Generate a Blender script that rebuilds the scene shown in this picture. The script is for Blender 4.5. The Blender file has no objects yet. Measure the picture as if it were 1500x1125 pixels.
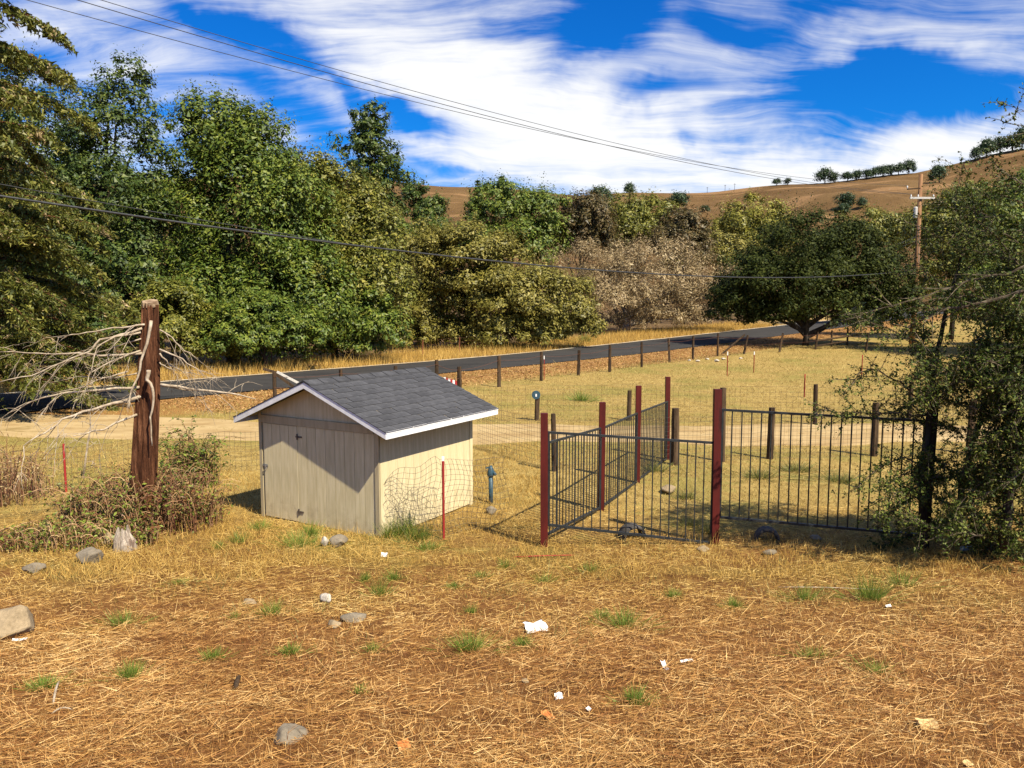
import bpy, math, random
import numpy as np
from mathutils import Vector, Matrix
R = math.radians
random.seed(7); rng = np.random.default_rng(11)
S = bpy.context.scene
COL = S.collection
# ------------------------------------------------------------------ camera
F, PITCH, CAMZ = 1145.0, 0.1005, 1.6          # focal length in photo pixels, pitch down, eye height
cam = bpy.data.cameras.new('camera'); cam.sensor_width = 36; cam.lens = F/1500*36
cam.clip_start = .05; cam.clip_end = 6000
camo = bpy.data.objects.new('camera', cam); COL.objects.link(camo)
camo.location = (0, 0, CAMZ); camo.rotation_euler = (math.pi/2-PITCH, 0, 0)
S.camera = camo
S.view_settings.view_transform = 'Standard'; S.view_settings.look = 'None'
S.view_settings.exposure = 0.86; S.view_settings.gamma = 1
S.render.engine = 'CYCLES'; S.cycles.max_bounces = 4; S.cycles.diffuse_bounces = 1; S.cycles.glossy_bounces = 1; S.cycles.transmission_bounces = 2; S.cycles.transparent_max_bounces = 6
# ------------------------------------------------------------------ sun and sky
SUN_AZ, SUN_EL = R(-47.9), R(49.9)            # azimuth measured from +X towards +Y
sd = Vector((math.cos(SUN_EL)*math.cos(SUN_AZ), math.cos(SUN_EL)*math.sin(SUN_AZ), math.sin(SUN_EL)))
sun = bpy.data.lights.new('sun', 'SUN'); sun.energy = 5.0; sun.angle = R(.53); sun.color = (1, .90, .73)
suno = bpy.data.objects.new('sun', sun); COL.objects.link(suno)
suno.rotation_euler = sd.to_track_quat('Z', 'Y').to_euler()

class NT:
    """small helper to write node trees"""
    def __init__(s, t): s.t = t
    def n(s, typ, **kw):
        o = s.t.nodes.new(typ)
        for k, v in kw.items():
            if k == 'i':
                for kk, vv in v.items():
                    if hasattr(vv, 'is_output') or isinstance(vv, bpy.types.NodeSocket): s.t.links.new(vv, o.inputs[kk])
                    else: o.inputs[kk].default_value = vv
            else: setattr(o, k, v)
        return o
    def m(s, op, a, b=None, c=None, clamp=False):
        o = s.t.nodes.new('ShaderNodeMath'); o.operation = op; o.use_clamp = clamp
        for k, v in enumerate((a, b, c)):
            if v is None: continue
            if isinstance(v, (int, float)): o.inputs[k].default_value = v
            else: s.t.links.new(v, o.inputs[k])
        return o.outputs[0]
    def v(s, op, a, b=None):
        o = s.t.nodes.new('ShaderNodeVectorMath'); o.operation = op
        for k, v in enumerate((a, b)):
            if v is None: continue
            if isinstance(v, (tuple, list, Vector)): o.inputs[k].default_value = tuple(v)
            else: s.t.links.new(v, o.inputs[k])
        return o
    def mix(s, f, a, b, blend='MIX'):
        o = s.t.nodes.new('ShaderNodeMix'); o.data_type = 'RGBA'; o.blend_type = blend
        for k, v in ((0, f), (6, a), (7, b)):
            if isinstance(v, (int, float)): o.inputs[k].default_value = v
            elif isinstance(v, (tuple, list)): o.inputs[k].default_value = tuple(v)+((1,) if len(v) == 3 else ())
            else: s.t.links.new(v, o.inputs[k])
        return o.outputs[2]
    def noise(s, vec, scale, detail=4, rough=.55, dist=0):
        o = s.n('ShaderNodeTexNoise', i={'Scale': scale, 'Detail': detail, 'Roughness': rough, 'Distortion': dist})
        if vec is not None: s.t.links.new(vec, o.inputs['Vector'])
        return o.outputs['Fac']
    def ss(s, x, a, b):
        o = s.n('ShaderNodeMapRange', interpolation_type='SMOOTHSTEP', i={0: x, 1: a, 2: b})
        return o.outputs[0]
    def ramp(s, fac, stops):
        o = s.n('ShaderNodeValToRGB'); e = o.color_ramp.elements
        while len(e) < len(stops): e.new(.5)
        for k, (p, c) in enumerate(stops): e[k].position = p; e[k].color = tuple(c)+(1,)
        s.t.links.new(fac, o.inputs[0]); return o.outputs[0]

def ray(px, py):
    a, b = (px-750)/F, (562.5-py)/F
    c, s = math.cos(PITCH), math.sin(PITCH)
    return Vector((a, c+b*s, b*c-s))
def P(px, py, Y):                              # the point at depth Y (metres north) seen at a photo pixel
    r = ray(px, py); return Vector((0, 0, CAMZ))+r*(Y/r.y)

world = bpy.data.worlds.new('World'); S.world = world; world.use_nodes = True
wt = world.node_tree; wt.nodes.clear(); w = NT(wt)
sky = w.n('ShaderNodeTexSky', sky_type='NISHITA', sun_disc=False, sun_elevation=SUN_EL, sun_rotation=math.pi/2-SUN_AZ,
          altitude=100, air_density=1.0, dust_density=.15, ozone_density=3.5)
tc = w.n('ShaderNodeTexCoord').outputs['Generated']
dirn = w.v('NORMALIZE', tc).outputs[0]
sep = w.n('ShaderNodeSeparateXYZ', i={0: dirn}).outputs
den = w.m('ADD', w.m('MAXIMUM', sep[2], 0), .24)
pl = w.n('ShaderNodeCombineXYZ', i={0: w.m('DIVIDE', sep[0], den), 1: w.m('DIVIDE', sep[1], den), 2: 0.0}).outputs[0]
# warp, then streaks drawn out along the wind, which blows towards a point right of the camera axis
wn = w.n('ShaderNodeTexNoise', i={'Vector': pl, 'Scale': .8, 'Detail': 4.0, 'Roughness': .5}).outputs['Color']
plw = w.v('ADD', pl, w.v('MULTIPLY', w.v('SUBTRACT', wn, (.5, .5, .5)).outputs[0], (.8, .8, 0)).outputs[0]).outputs[0]
def streak(rot, sx, sy, scale, det, rgh):
    mp = w.n('ShaderNodeMapping', i={'Vector': plw, 'Rotation': (0, 0, rot), 'Scale': (sx, sy, 1)}).outputs[0]
    return w.noise(mp, scale, det, rgh, .25)
WIND = -math.atan2(math.cos(R(14)), math.sin(R(14)))
st1 = streak(WIND, .26, 1.1, 2.7, 7, .56)
st2 = streak(WIND+.12, .55, 1.9, 4.0, 8, .6)
st3 = w.noise(plw, 1.5, 8, .6, .5)
st4 = streak(WIND-.05, .4, 3.2, 5.0, 9, .66)
# where the cirrus is thick or torn open: soft ellipses on the sky (direction, half sizes, tilt, weight)
dwn = w.n('ShaderNodeTexNoise', i={'Vector': dirn, 'Scale': 5.5, 'Detail': 5.0, 'Roughness': .55}).outputs['Color']
dw = w.v('ADD', dirn, w.v('MULTIPLY', w.v('SUBTRACT', dwn, (.5, .5, .5)).outputs[0], (.16, .16, .16)).outputs[0]).outputs[0]
SPOTS = [(560, 70, 330, 75, 22, .62), (760, 150, 300, 80, 30, .72), (960, 235, 330, 50, 6, .8), (1060, 110, 110, 75, -25, .5),
         (1330, 228, 220, 36, -4, .8), (1230, 62, 45, 30, -20, .45), (1390, 45, 120, 34, -12, .55), (1440, 98, 80, 14, -8, .35),
         (640, 235, 160, 30, 12, .45), (180, 130, 150, 18, 24, .3), (450, 215, 110, 16, 22, .35),
         (1230, 135, 170, 48, -5, -1.0), (885, 38, 62, 30, -15, -1.0), (935, 140, 52, 17, 5, -.85), (1080, 40, 90, 28, 8, -.75), (1000, 206, 17, 14, 30, -.75),
         (440, 185, 95, 34, 25, -.8), (570, 160, 75, 17, 24, -.9), (330, 35, 110, 18, 20, -.65), (360, 45, 75, 18, 18, -.4), (630, 240, 55, 10, 18, -.7), (480, 120, 80, 10, 22, -.55),
         (260, 190, 60, 30, 25, -.5), (1330, 100, 130, 22, -8, -.75), (1420, 150, 110, 34, -5, -.8), (1200, 15, 60, 25, 0, -.5)]
acc = None
for (px, py, sx, sy, tilt, wt_) in SPOTS:
    d0 = ray(px, py).normalized()
    ct, stt = math.cos(R(tilt)), math.sin(R(tilt))
    a = (ray(px+40*ct, py+40*stt).normalized()-ray(px-40*ct, py-40*stt).normalized()).normalized()
    b = d0.cross(a).normalized()
    a = a/(sx/F); b = b/(sy/F)
    da = w.m('SUBTRACT', w.v('DOT_PRODUCT', dw, a).outputs['Value'], a.dot(d0))
    db = w.m('SUBTRACT', w.v('DOT_PRODUCT', dw, b).outputs['Value'], b.dot(d0))
    q = w.m('ADD', w.m('MULTIPLY', da, da), w.m('MULTIPLY', db, db))
    g = w.m('MULTIPLY', w.m('EXPONENT', w.m('MULTIPLY', q, -.9)), wt_)
    acc = g if acc is None else w.m('ADD', acc, g)
cov = w.m('ADD', w.m('MULTIPLY', acc, .80), .10)
for st_n, amp in ((st1, 2.3), (st2, 1.9), (st4, 1.0), (st3, 1.0)):
    cov = w.m('ADD', cov, w.m('MULTIPLY', w.m('SUBTRACT', st_n, .5), amp))
dens = w.m('MULTIPLY', w.ss(cov, -.30, 1.15), .97)
hs = w.n('ShaderNodeHueSaturation', i={'Saturation': 1.3, 'Value': .95, 'Color': sky.outputs[0]}).outputs[0]
hs = w.mix(1.0, hs, (.11, .86, 1.5), 'MULTIPLY')
cl = w.mix(dens, hs, (9.9, 9.9, 9.85))
bg = w.n('ShaderNodeBackground', i={'Color': cl, 'Strength': .0585})
wt.links.new(bg.outputs[0], w.n('ShaderNodeOutputWorld').inputs[0])

# ------------------------------------------------------------------ terrain functions
RD0 = np.array((-13.1, 27.6)); RDD = np.array((.648, .7616)); RDN = np.array((-.7616, .648)); RDW = 6.3
def sp(x, s): return s*np.logaddexp(0, x/s)
def gz(x, y):
    x = np.asarray(x, float); y = np.asarray(y, float)
    z = -1.82+sp(1.70-.168*np.maximum(y, -25), .16)
    z = z+sp(np.minimum(y, 130)-52, 4)*.03
    z = z+.035*np.sin(x*.55+1)*np.sin(y*.43+.5)*np.clip((y+2)/6, 0, 1)*np.clip((24-y)/4, 0, 1)
    return z
def road_uv(x, y):
    dx, dy = np.asarray(x)-RD0[0], np.asarray(y)-RD0[1]
    return dx*RDD[0]+dy*RDD[1], dx*RDN[0]+dy*RDN[1]
def G(px, py, hf=gz, lo=2.0, hi=140.0):        # where the ray through a pixel meets the ground
    r = ray(px, py); c = Vector((0, 0, CAMZ)); t = lo; pt = lo
    while t < hi:
        q = c+r*t
        if q.z < float(hf(q.x, q.y)): break
        pt = t; t *= 1.01
    for _ in range(25):
        mt = (t+pt)/2; q = c+r*mt
        if q.z < float(hf(q.x, q.y)): t = mt
        else: pt = mt
    q = c+r*t; return Vector((q.x, q.y, float(hf(q.x, q.y))))
_cp = [(-900, 268), (0, 262), (450, 262), (560, 263), (600, 266), (700, 273), (800, 283), (850, 288), (950, 285), (1050, 279), (1150, 268), (1250, 263), (1340, 256), (1400, 241), (1450, 229), (1500, 219), (1700, 205), (2400, 230)]
HY0, HYC = 125., 690.
_cx = np.array([P(a, b, HYC).x for a, b in _cp]); _cz = np.array([P(a, b, HYC).z for a, b in _cp])
def hz(x, y):
    x = np.asarray(x, float); y = np.asarray(y, float)
    c = np.interp(x+ (HYC-y)*.0, _cx, _cz)
    c = c+1.5*np.sin(x*.021)+.8*np.sin(x*.057+2)
    t = np.clip((y-HY0)/(HYC-HY0), 0, 1)
    z = -1.5+(c+1.5)*t**1.18
    z = z+1.6*np.sin(math.pi*t)*(np.abs(np.sin(x*.045+y*.02+2*np.sin(y*.01)))+.6*np.abs(np.sin(x*.11-y*.03))-.9)
    gul = np.sin(x*.035+3*np.sin(y*.006)+y*.011)*.55+np.sin(x*.013-y*.017+1.3)*.9+.35*np.sin(x*.09+y*.03)
    z = z+gul*7*np.sin(math.pi*np.clip(t, 0, 1))**1.2
    back = np.clip((y-HYC)/700, 0, 1)
    return z-back*back*c*.8

# ------------------------------------------------------------------ mesh helpers
class MB:
    def __init__(s): s.v = []; s.f = []
    def add(s, vs, fs):
        o = len(s.v); s.v += [tuple(v) for v in vs]; s.f += [tuple(i+o for i in f) for f in fs]; return s
    def box(s, a, b):
        (x0, y0, z0), (x1, y1, z1) = a, b
        return s.add([(x0, y0, z0), (x1, y0, z0), (x1, y1, z0), (x0, y1, z0), (x0, y0, z1), (x1, y0, z1), (x1, y1, z1), (x0, y1, z1)],
                     [(0, 3, 2, 1), (4, 5, 6, 7), (0, 1, 5, 4), (1, 2, 6, 5), (2, 3, 7, 6), (3, 0, 4, 7)])
    def tube(s, pts, rad, n=6, cap=True, rfun=None):
        pts = [Vector(p) for p in pts]; k = len(pts); vs = []; fs = []
        if not hasattr(rad, '__len__'): rad = [rad]*k
        u = None
        for i, p in enumerate(pts):
            d = (pts[min(i+1, k-1)]-pts[max(i-1, 0)]);
            d = d.normalized() if d.length > 1e-9 else Vector((0, 0, 1))
            if u is None: u = d.orthogonal().normalized()
            else:
                u = u-d*u.dot(d); u = u.normalized() if u.length > 1e-6 else d.orthogonal().normalized()
            v = d.cross(u)
            for j in range(n):
                a = 2*math.pi*j/n; r = rad[i]*(rfun(i, j) if rfun else 1)
                vs.append(p+u*math.cos(a)*r+v*math.sin(a)*r)
        for i in range(k-1):
            for j in range(n):
                j2 = (j+1) % n; fs.append((i*n+j, i*n+j2, (i+1)*n+j2, (i+1)*n+j))
        if cap: fs.append(tuple(range(n-1, -1, -1))); fs.append(tuple((k-1)*n+j for j in range(n)))
        return s.add(vs, fs)
    def bar(s, a, b, wx, wz=None):                # square bar between two points
        a, b = Vector(a), Vector(b); d = (b-a).normalized(); wz = wz or wx
        up = Vector((0, 0, 1)) if abs(d.z) < .9 else Vector((0, 1, 0))
        u = d.cross(up).normalized()*wx/2; v = u.cross(d).normalized()*wz/2
        vs = [a-u-v, a+u-v, a+u+v, a-u+v, b-u-v, b+u-v, b+u+v, b-u+v]
        return s.add(vs, [(0, 3, 2, 1), (4, 5, 6, 7), (0, 1, 5, 4), (1, 2, 6, 5), (2, 3, 7, 6), (3, 0, 4, 7)])
    def mesh(s, name, mat, smooth=False):
        me = bpy.data.meshes.new(name); me.from_pydata(s.v, [], s.f); me.materials.append(mat)
        if smooth: me.polygons.foreach_set('use_smooth', [True]*len(me.polygons))
        me.update(); return me
    def build(s, name, mat, parent=None, smooth=False):
        return link(name, s.mesh(name, mat, smooth), parent)
def link(name, me, parent=None):
    o = bpy.data.objects.new(name, me); COL.objects.link(o)
    if parent: o.parent = parent
    return o
def quads(name, V, mat):                          # V: (N,4,3) loose quads
    V = np.ascontiguousarray(V, np.float32); n = len(V)
    me = bpy.data.meshes.new(name); me.vertices.add(n*4); me.loops.add(n*4); me.polygons.add(n)
    me.vertices.foreach_set('co', V.ravel()); me.loops.foreach_set('vertex_index', np.arange(n*4, dtype=np.int32))
    me.polygons.foreach_set('loop_start', np.arange(0, n*4, 4, dtype=np.int32))
    me.materials.append(mat); me.update(calc_edges=True); return me
def tris(name, V, mat):                           # V: (N,3,3) loose triangles
    V = np.ascontiguousarray(V, np.float32); n = len(V)
    me = bpy.data.meshes.new(name); me.vertices.add(n*3); me.loops.add(n*3); me.polygons.add(n)
    me.vertices.foreach_set('co', V.ravel()); me.loops.foreach_set('vertex_index', np.arange(n*3, dtype=np.int32))
    me.polygons.foreach_set('loop_start', np.arange(0, n*3, 3, dtype=np.int32))
    me.materials.append(mat); me.update(calc_edges=True); return me
def gridmesh(name, X, Y, Z, mat, smooth=True):
    h, wd = X.shape; V = np.stack([X, Y, Z], -1).reshape(-1, 3)
    i = np.arange(h*wd).reshape(h, wd)
    f = np.stack([i[:-1, :-1], i[:-1, 1:], i[1:, 1:], i[1:, :-1]], -1).reshape(-1, 4).astype(np.int32)
    me = bpy.data.meshes.new(name); me.vertices.add(len(V)); me.loops.add(f.size); me.polygons.add(len(f))
    me.vertices.foreach_set('co', V.astype(np.float32).ravel()); me.loops.foreach_set('vertex_index', f.ravel())
    me.polygons.foreach_set('loop_start', np.arange(0, f.size, 4, dtype=np.int32)); me.materials.append(mat)
    me.update(calc_edges=True); me.polygons.foreach_set('use_smooth', [smooth]*len(f)); return me
def tag(o, label, cat, group=None, kind=None):
    o['label'] = label; o['category'] = cat
    if group: o['group'] = group
    if kind: o['kind'] = kind
    return o
def thing(name, label, cat, loc=(0, 0, 0), rz=0, group=None):
    o = bpy.data.objects.new(name, None); COL.objects.link(o); o.location = loc; o.rotation_euler = (0, 0, rz); o.empty_display_size = .2
    return tag(o, label, cat, group)
def off(pts, o): return [Vector(p)-Vector(o) for p in pts]
def unit(n):
    v = rng.normal(size=(n, 3)); return v/np.linalg.norm(v, axis=1, keepdims=True)
def leafquads(c, nrm, size, wid=.5, axis=None):   # diamond leaves, folded a little
    n = len(c); a = unit(n) if axis is None else axis
    a = a-nrm*(a*nrm).sum(1, keepdims=True); a /= np.linalg.norm(a, axis=1, keepdims=True)+1e-9
    b = np.cross(nrm, a); s = np.asarray(size).reshape(-1, 1)
    return np.stack([c-a*s, c+b*s*wid+nrm*s*.18, c+a*s, c-b*s*wid+nrm*s*.18], 1)
def leaftris(c, nrm, size, wid=.6, axis=None):
    n = len(c); a = unit(n) if axis is None else axis; a = a-nrm*(a*nrm).sum(1, keepdims=True); a /= np.linalg.norm(a, axis=1, keepdims=True)+1e-9
    b = np.cross(nrm, a); s = np.asarray(size).reshape(-1, 1)
    return np.stack([c+a*s*1.1, c-a*s*.75+b*s*wid, c-a*s*.75-b*s*wid], 1)
def blades(base, tip, wd, side=None):             # thin tapering grass blades
    d = tip-base
    if side is None:
        side = np.cross(d, unit(len(base)))
    side = side/(np.linalg.norm(side, axis=1, keepdims=True)+1e-9)*wd.reshape(-1, 1)
    return np.stack([base-side, base+side, tip+side*.25, tip-side*.25], 1)

# ------------------------------------------------------------------ materials
def bladetris(base, tip, wd):
    q = blades(base, tip, wd); return np.stack([q[:, 0], q[:, 1], (q[:, 2]+q[:, 3])/2], 1)
def newmat(name):
    m = bpy.data.materials.new(name); m.use_nodes = True; t = m.node_tree; t.nodes.clear(); return m, NT(t)
def finish(m, h, col, rough=.8, spec=.3, bump=None, bs=.3, bd=.02, metal=0, transl=None, alpha=None):
    b = h.n('ShaderNodeBsdfPrincipled', i={'Base Color': col if not isinstance(col, tuple) else col+(1,), 'Roughness': rough, 'Specular IOR Level': spec, 'Metallic': metal})
    if bump is not None:
        bp = h.n('ShaderNodeBump', i={'Height': bump, 'Strength': bs, 'Distance': bd}); h.t.links.new(bp.outputs[0], b.inputs['Normal'])
    out = h.n('ShaderNodeOutputMaterial'); sh = b.outputs[0]
    if transl:
        tr = h.n('ShaderNodeBsdfTranslucent', i={'Color': col if not isinstance(col, tuple) else col+(1,)})
        mx = h.n('ShaderNodeMixShader', i={0: transl, 1: sh, 2: tr.outputs[0]}); sh = mx.outputs[0]
    h.t.links.new(sh, out.inputs[0]); return m
def leafmat(name, stops, transl=.16, rough=.5, spec=.35):
    m, h = newmat(name)
    rnd = h.n('ShaderNodeNewGeometry').outputs['Random Per Island']
    pos = h.n('ShaderNodeNewGeometry').outputs['Position']
    nz = h.noise(pos, .55, 3, .6)
    f = h.m('ADD', h.m('MULTIPLY', rnd, .55), h.m('MULTIPLY', nz, .5), clamp=True)
    return finish(m, h, h.ramp(f, stops), rough, spec, transl=transl)
def varmat(name, c1, c2, scale=6, rough=.8, stretch=(1, 1, 1), bs=.3, bd=.01, spec=.3, detail=6, metal=0, objrand=0, fine=40, c3=None):
    m, h = newmat(name)
    co = h.n('ShaderNodeTexCoord').outputs['Object']
    mp = h.n('ShaderNodeMapping', i={'Vector': co, 'Scale': stretch}).outputs[0]
    n1 = h.noise(mp, scale, detail, .6); n2 = h.noise(mp, fine, 4, .6)
    f = h.ss(h.m('ADD', h.m('MULTIPLY', n1, .75), h.m('MULTIPLY', n2, .25)), .33, .67)
    c = h.mix(f, c1, c2)
    if c3: c = h.mix(h.ss(h.noise(mp, scale*.5, 5, .65), .58, .66), c, c3)
    if objrand:
        r = h.n('ShaderNodeObjectInfo').outputs['Random']
        v = h.m('ADD', h.m('MULTIPLY', r, objrand), 1-objrand/2)
        c = h.n('ShaderNodeHueSaturation', i={'Color': c, 'Value': v}).outputs[0]
    return finish(m, h, c, rough, spec, bump=h.m('ADD', n1, h.m('MULTIPLY', n2, .5)), bs=bs, bd=bd, metal=metal)
M = {}
M['paint_beige'] = varmat('painted_siding', (.50, .42, .27), (.59, .505, .34), 3, .75, (6, 6, .7), .15, .004, .2, objrand=.05)
M['paint_trim'] = varmat('painted_trim', (.37, .30, .17), (.47, .39, .235), 4, .75, (5, 5, .6), .2, .004, .2)
M['white_paint'] = varmat('white_trim_paint', (.66, .66, .65), (.80, .80, .79), 9, .6, (1, 1, 1), .1, .003, .3)
M['soffit'] = varmat('soffit_wood', (.30, .25, .18), (.38, .32, .23), 5, .8)
M['shingle'] = varmat('asphalt_shingle', (.040, .041, .044), (.082, .083, .088), 5, .9, (1, 1, 1), .5, .004, .2, objrand=.3, fine=160)
M['dark'] = varmat('painted_shade', (.02, .018, .015), (.03, .026, .02), 5, .9)
M['metal'] = varmat('weathered_steel', (.30, .29, .27), (.45, .44, .42), 20, .45, metal=.8)
M['hinge'] = varmat('old_hinge', (.08, .06, .05), (.16, .13, .10), 30, .6, metal=.3)
M['red_paint'] = varmat('barn_red_paint', (.060, .005, .003), (.105, .010, .006), 3, .65, (3, 3, .5), .25, .004, .3, c3=(.035, .006, .004), objrand=.15)
M['iron'] = varmat('black_painted_iron', (.012, .014, .014), (.028, .032, .032), 12, .5, spec=.4, bs=.1)
M['wood_post'] = varmat('weathered_post_wood', (.022, .014, .008), (.095, .062, .036), 5, .9, (4, 4, .35), .7, .015, .15, objrand=.6)
M['pole_wood'] = varmat('utility_pole_wood', (.17, .085, .04), (.30, .17, .085), 3, .9, (4, 4, .3), .5, .015, .15)
M['grey_wood'] = varmat('grey_crossarm_wood', (.42, .40, .36), (.58, .56, .5), 5, .85, (4, 4, 4))
M['tpost_red'] = varmat('red_steel_post', (.27, .018, .016), (.36, .035, .03), 6, .6, (2, 2, .5))
M['tpost_rust'] = varmat('rusty_steel_post', (.16, .05, .025), (.26, .09, .045), 8, .8)
M['tpost_white'] = varmat('white_post_tip', (.7, .7, .66), (.8, .8, .77), 8, .6)
M['wire'] = varmat('galvanised_wire', (.10, .085, .065), (.17, .145, .11), 9, .7, metal=.2)
M['rust_wire'] = varmat('rusty_wire', (.09, .035, .02), (.15, .06, .035), 9, .8)
M['cable'] = varmat('black_cable', (.02, .021, .022), (.045, .047, .05), 9, .6)
M['line_wire'] = varmat('power_line', (.03, .03, .032), (.05, .05, .052), 9, .5)
M['blue_pipe'] = varmat('dark_blue_paint', (.018, .05, .075), (.035, .085, .115), 12, .5, spec=.4)
M['rubber'] = varmat('weathered_rubber', (.03, .028, .026), (.075, .068, .06), 10, .85)
M['rock'] = varmat('tan_rock', (.20, .15, .085), (.37, .28, .165), 2.5, .9, bs=.6, bd=.03, c3=(.16, .13, .09))
M['rock_grey'] = varmat('grey_rock', (.14, .115, .08), (.28, .235, .165), 3, .9, bs=.6, bd=.03)
M['rock_white'] = varmat('pale_rock', (.34, .29, .22), (.60, .54, .44), 5, .9, bs=.6, bd=.02, c3=(.3, .26, .2))
M['stump'] = varmat('bleached_stump', (.16, .12, .085), (.48, .41, .32), 8, .9, (3, 3, .5), .7, .02, c3=(.16, .11, .08))
M['cut_wood'] = varmat('weathered_cut_wood', (.13, .075, .04), (.42, .31, .19), 9, .9, (1, 1, 1), .6, .02)
M['paper'] = varmat('white_paper', (.78, .78, .76), (.86, .86, .85), 5, .7)
M['blue_plastic'] = varmat('clear_blue_plastic', (.22, .33, .42), (.38, .50, .58), 8, .25, spec=.6)
M['deadleaf'] = varmat('tan_dead_leaf', (.46, .31, .12), (.62, .44, .2), 20, .7)
M['orangeleaf'] = varmat('orange_dead_leaf', (.42, .13, .03), (.55, .20, .05), 20, .7)
M['bark_red'] = None
def sidingmat():
    m, h = newmat('painted_siding'); co = h.n('ShaderNodeTexCoord').outputs['Object']; pos = h.n('ShaderNodeNewGeometry').outputs['Position']
    mp = h.n('ShaderNodeMapping', i={'Vector': co, 'Scale': (6, 6, .7)}).outputs[0]
    n1, n2, n3 = h.noise(mp, 3, 6, .6), h.noise(pos, 45, 5, .7), h.noise(pos, 5, 6, .65)
    c = h.mix(h.ss(n1, .3, .7), (.54, .455, .255), (.66, .565, .345))
    z = h.n('ShaderNodeSeparateXYZ', i={0: co}).outputs[2]
    splash = h.m('MULTIPLY', h.ss(h.m('ADD', h.m('MULTIPLY', n3, .5), h.m('MULTIPLY', n2, .2)), .28, .55), h.m('SUBTRACT', 1, h.ss(h.m('ADD', z, h.m('MULTIPLY', n3, -.35)), -.05, .22)))
    c = h.mix(h.m('MULTIPLY', splash, .7), c, (.27, .19, .10))
    c = h.mix(h.m('MULTIPLY', h.ss(h.noise(mp, 7, 6, .7), .60, .74), .45), c, (.33, .27, .17))
    c = h.n('ShaderNodeHueSaturation', i={'Color': c, 'Value': h.m('ADD', h.m('MULTIPLY', h.n('ShaderNodeObjectInfo').outputs['Random'], .08), .96)}).outputs[0]
    return finish(m, h, c, .75, .2, bump=h.m('ADD', n1, h.m('MULTIPLY', n2, .6)), bs=.25, bd=.004)
M['paint_beige'] = sidingmat()
def barkmat(name, a, b, c, sc=3, st=(5, 5, .5), bs=1.0, bd=.04):
    m, h = newmat(name)
    co = h.n('ShaderNodeTexCoord').outputs['Object']
    mp = h.n('ShaderNodeMapping', i={'Vector': co, 'Scale': st}).outputs[0]
    n1 = h.noise(mp, sc, 7, .65); n2 = h.noise(co, 2.0, 3)
    col = h.ramp(n1, [(.3, a), (.5, b), (.7, c)])
    return finish(m, h, col, .95, .1, bump=n1, bs=bs, bd=bd)
M['bark_red'] = barkmat('redwood_bark', (.016, .006, .003), (.11, .044, .021), (.27, .125, .064), 4, (5, 5, .4), 1.0, .1)
M['bark_dark'] = barkmat('dark_bark', (.015, .012, .009), (.04, .032, .024), (.09, .075, .06))
M['bark_tan'] = barkmat('pale_bark', (.18, .14, .10), (.34, .28, .22), (.52, .46, .38))
M['twig_white'] = barkmat('bleached_branch', (.20, .15, .10), (.36, .29, .20), (.55, .47, .36), 4, (3, 3, 3), .4, .01)
M['twig_grey'] = barkmat('grey_twig', (.045, .034, .022), (.10, .078, .05), (.24, .20, .135), 4, (3, 3, 3), .4, .01)
M['cane'] = leafmat('bramble_cane', [(.2, (.085, .026, .014)), (.5, (.24, .115, .055)), (.8, (.46, .31, .15))], 0, .8)
# foliage (base colours only; light does the rest)
M['lf_mid'] = leafmat('leaf_mid_green', [(.15, (.032, .062, .007)), (.5, (.092, .140, .016)), (.85, (.225, .245, .032))])
M['lf_deep'] = leafmat('leaf_deep_green', [(.15, (.017, .038, .006)), (.5, (.050, .084, .012)), (.85, (.145, .175, .026))])
M['lf_olive'] = leafmat('leaf_olive', [(.15, (.050, .060, .008)), (.5, (.138, .148, .018)), (.85, (.28, .25, .042))])
M['lf_willow'] = leafmat('leaf_willow', [(.15, (.085, .080, .012)), (.5, (.185, .168, .026)), (.85, (.33, .275, .06))])
M['lf_yellow'] = leafmat('leaf_yellow_green', [(.15, (.10, .105, .012)), (.5, (.20, .19, .024)), (.85, (.31, .27, .04))])
M['lf_tan'] = leafmat('leaf_dead_tan', [(.15, (.15, .10, .045)), (.5, (.30, .215, .10)), (.85, (.47, .37, .19))], .15)
M['lf_brown'] = leafmat('leaf_bronze', [(.15, (.045, .040, .012)), (.5, (.095, .075, .022)), (.85, (.17, .11, .04))])
M['lf_oak'] = leafmat('leaf_live_oak', [(.15, (.009, .016, .003)), (.5, (.027, .039, .006)), (.85, (.075, .085, .014))], .08, .6, .12)
M['lf_holly'] = leafmat('leaf_glossy_oak', [(.15, (.012, .026, .003)), (.5, (.042, .068, .008)), (.85, (.21, .22, .045))], .12, .55, .15)
M['lf_needle'] = leafmat('leaf_conifer', [(.15, (.030, .044, .007)), (.5, (.10, .115, .016)), (.85, (.26, .235, .045))])
M['lf_bramble'] = leafmat('leaf_bramble', [(.12, (.15, .05, .018)), (.42, (.17, .085, .028)), (.5, (.10, .13, .018)), (.9, (.26, .31, .04))])
M['lf_hill'] = leafmat('leaf_hill_tree', [(.15, (.014, .032, .012)), (.5, (.034, .062, .020)), (.85, (.07, .10, .03))], .1)
M['grass_green'] = leafmat('green_grass', [(.1, (.09, .14, .018)), (.5, (.16, .24, .03)), (.9, (.30, .36, .07))], .3)
M['grass_faint'] = leafmat('sparse_green_grass', [(.1, (.10, .11, .025)), (.5, (.16, .17, .04)), (.9, (.26, .24, .08))], .3)
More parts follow.
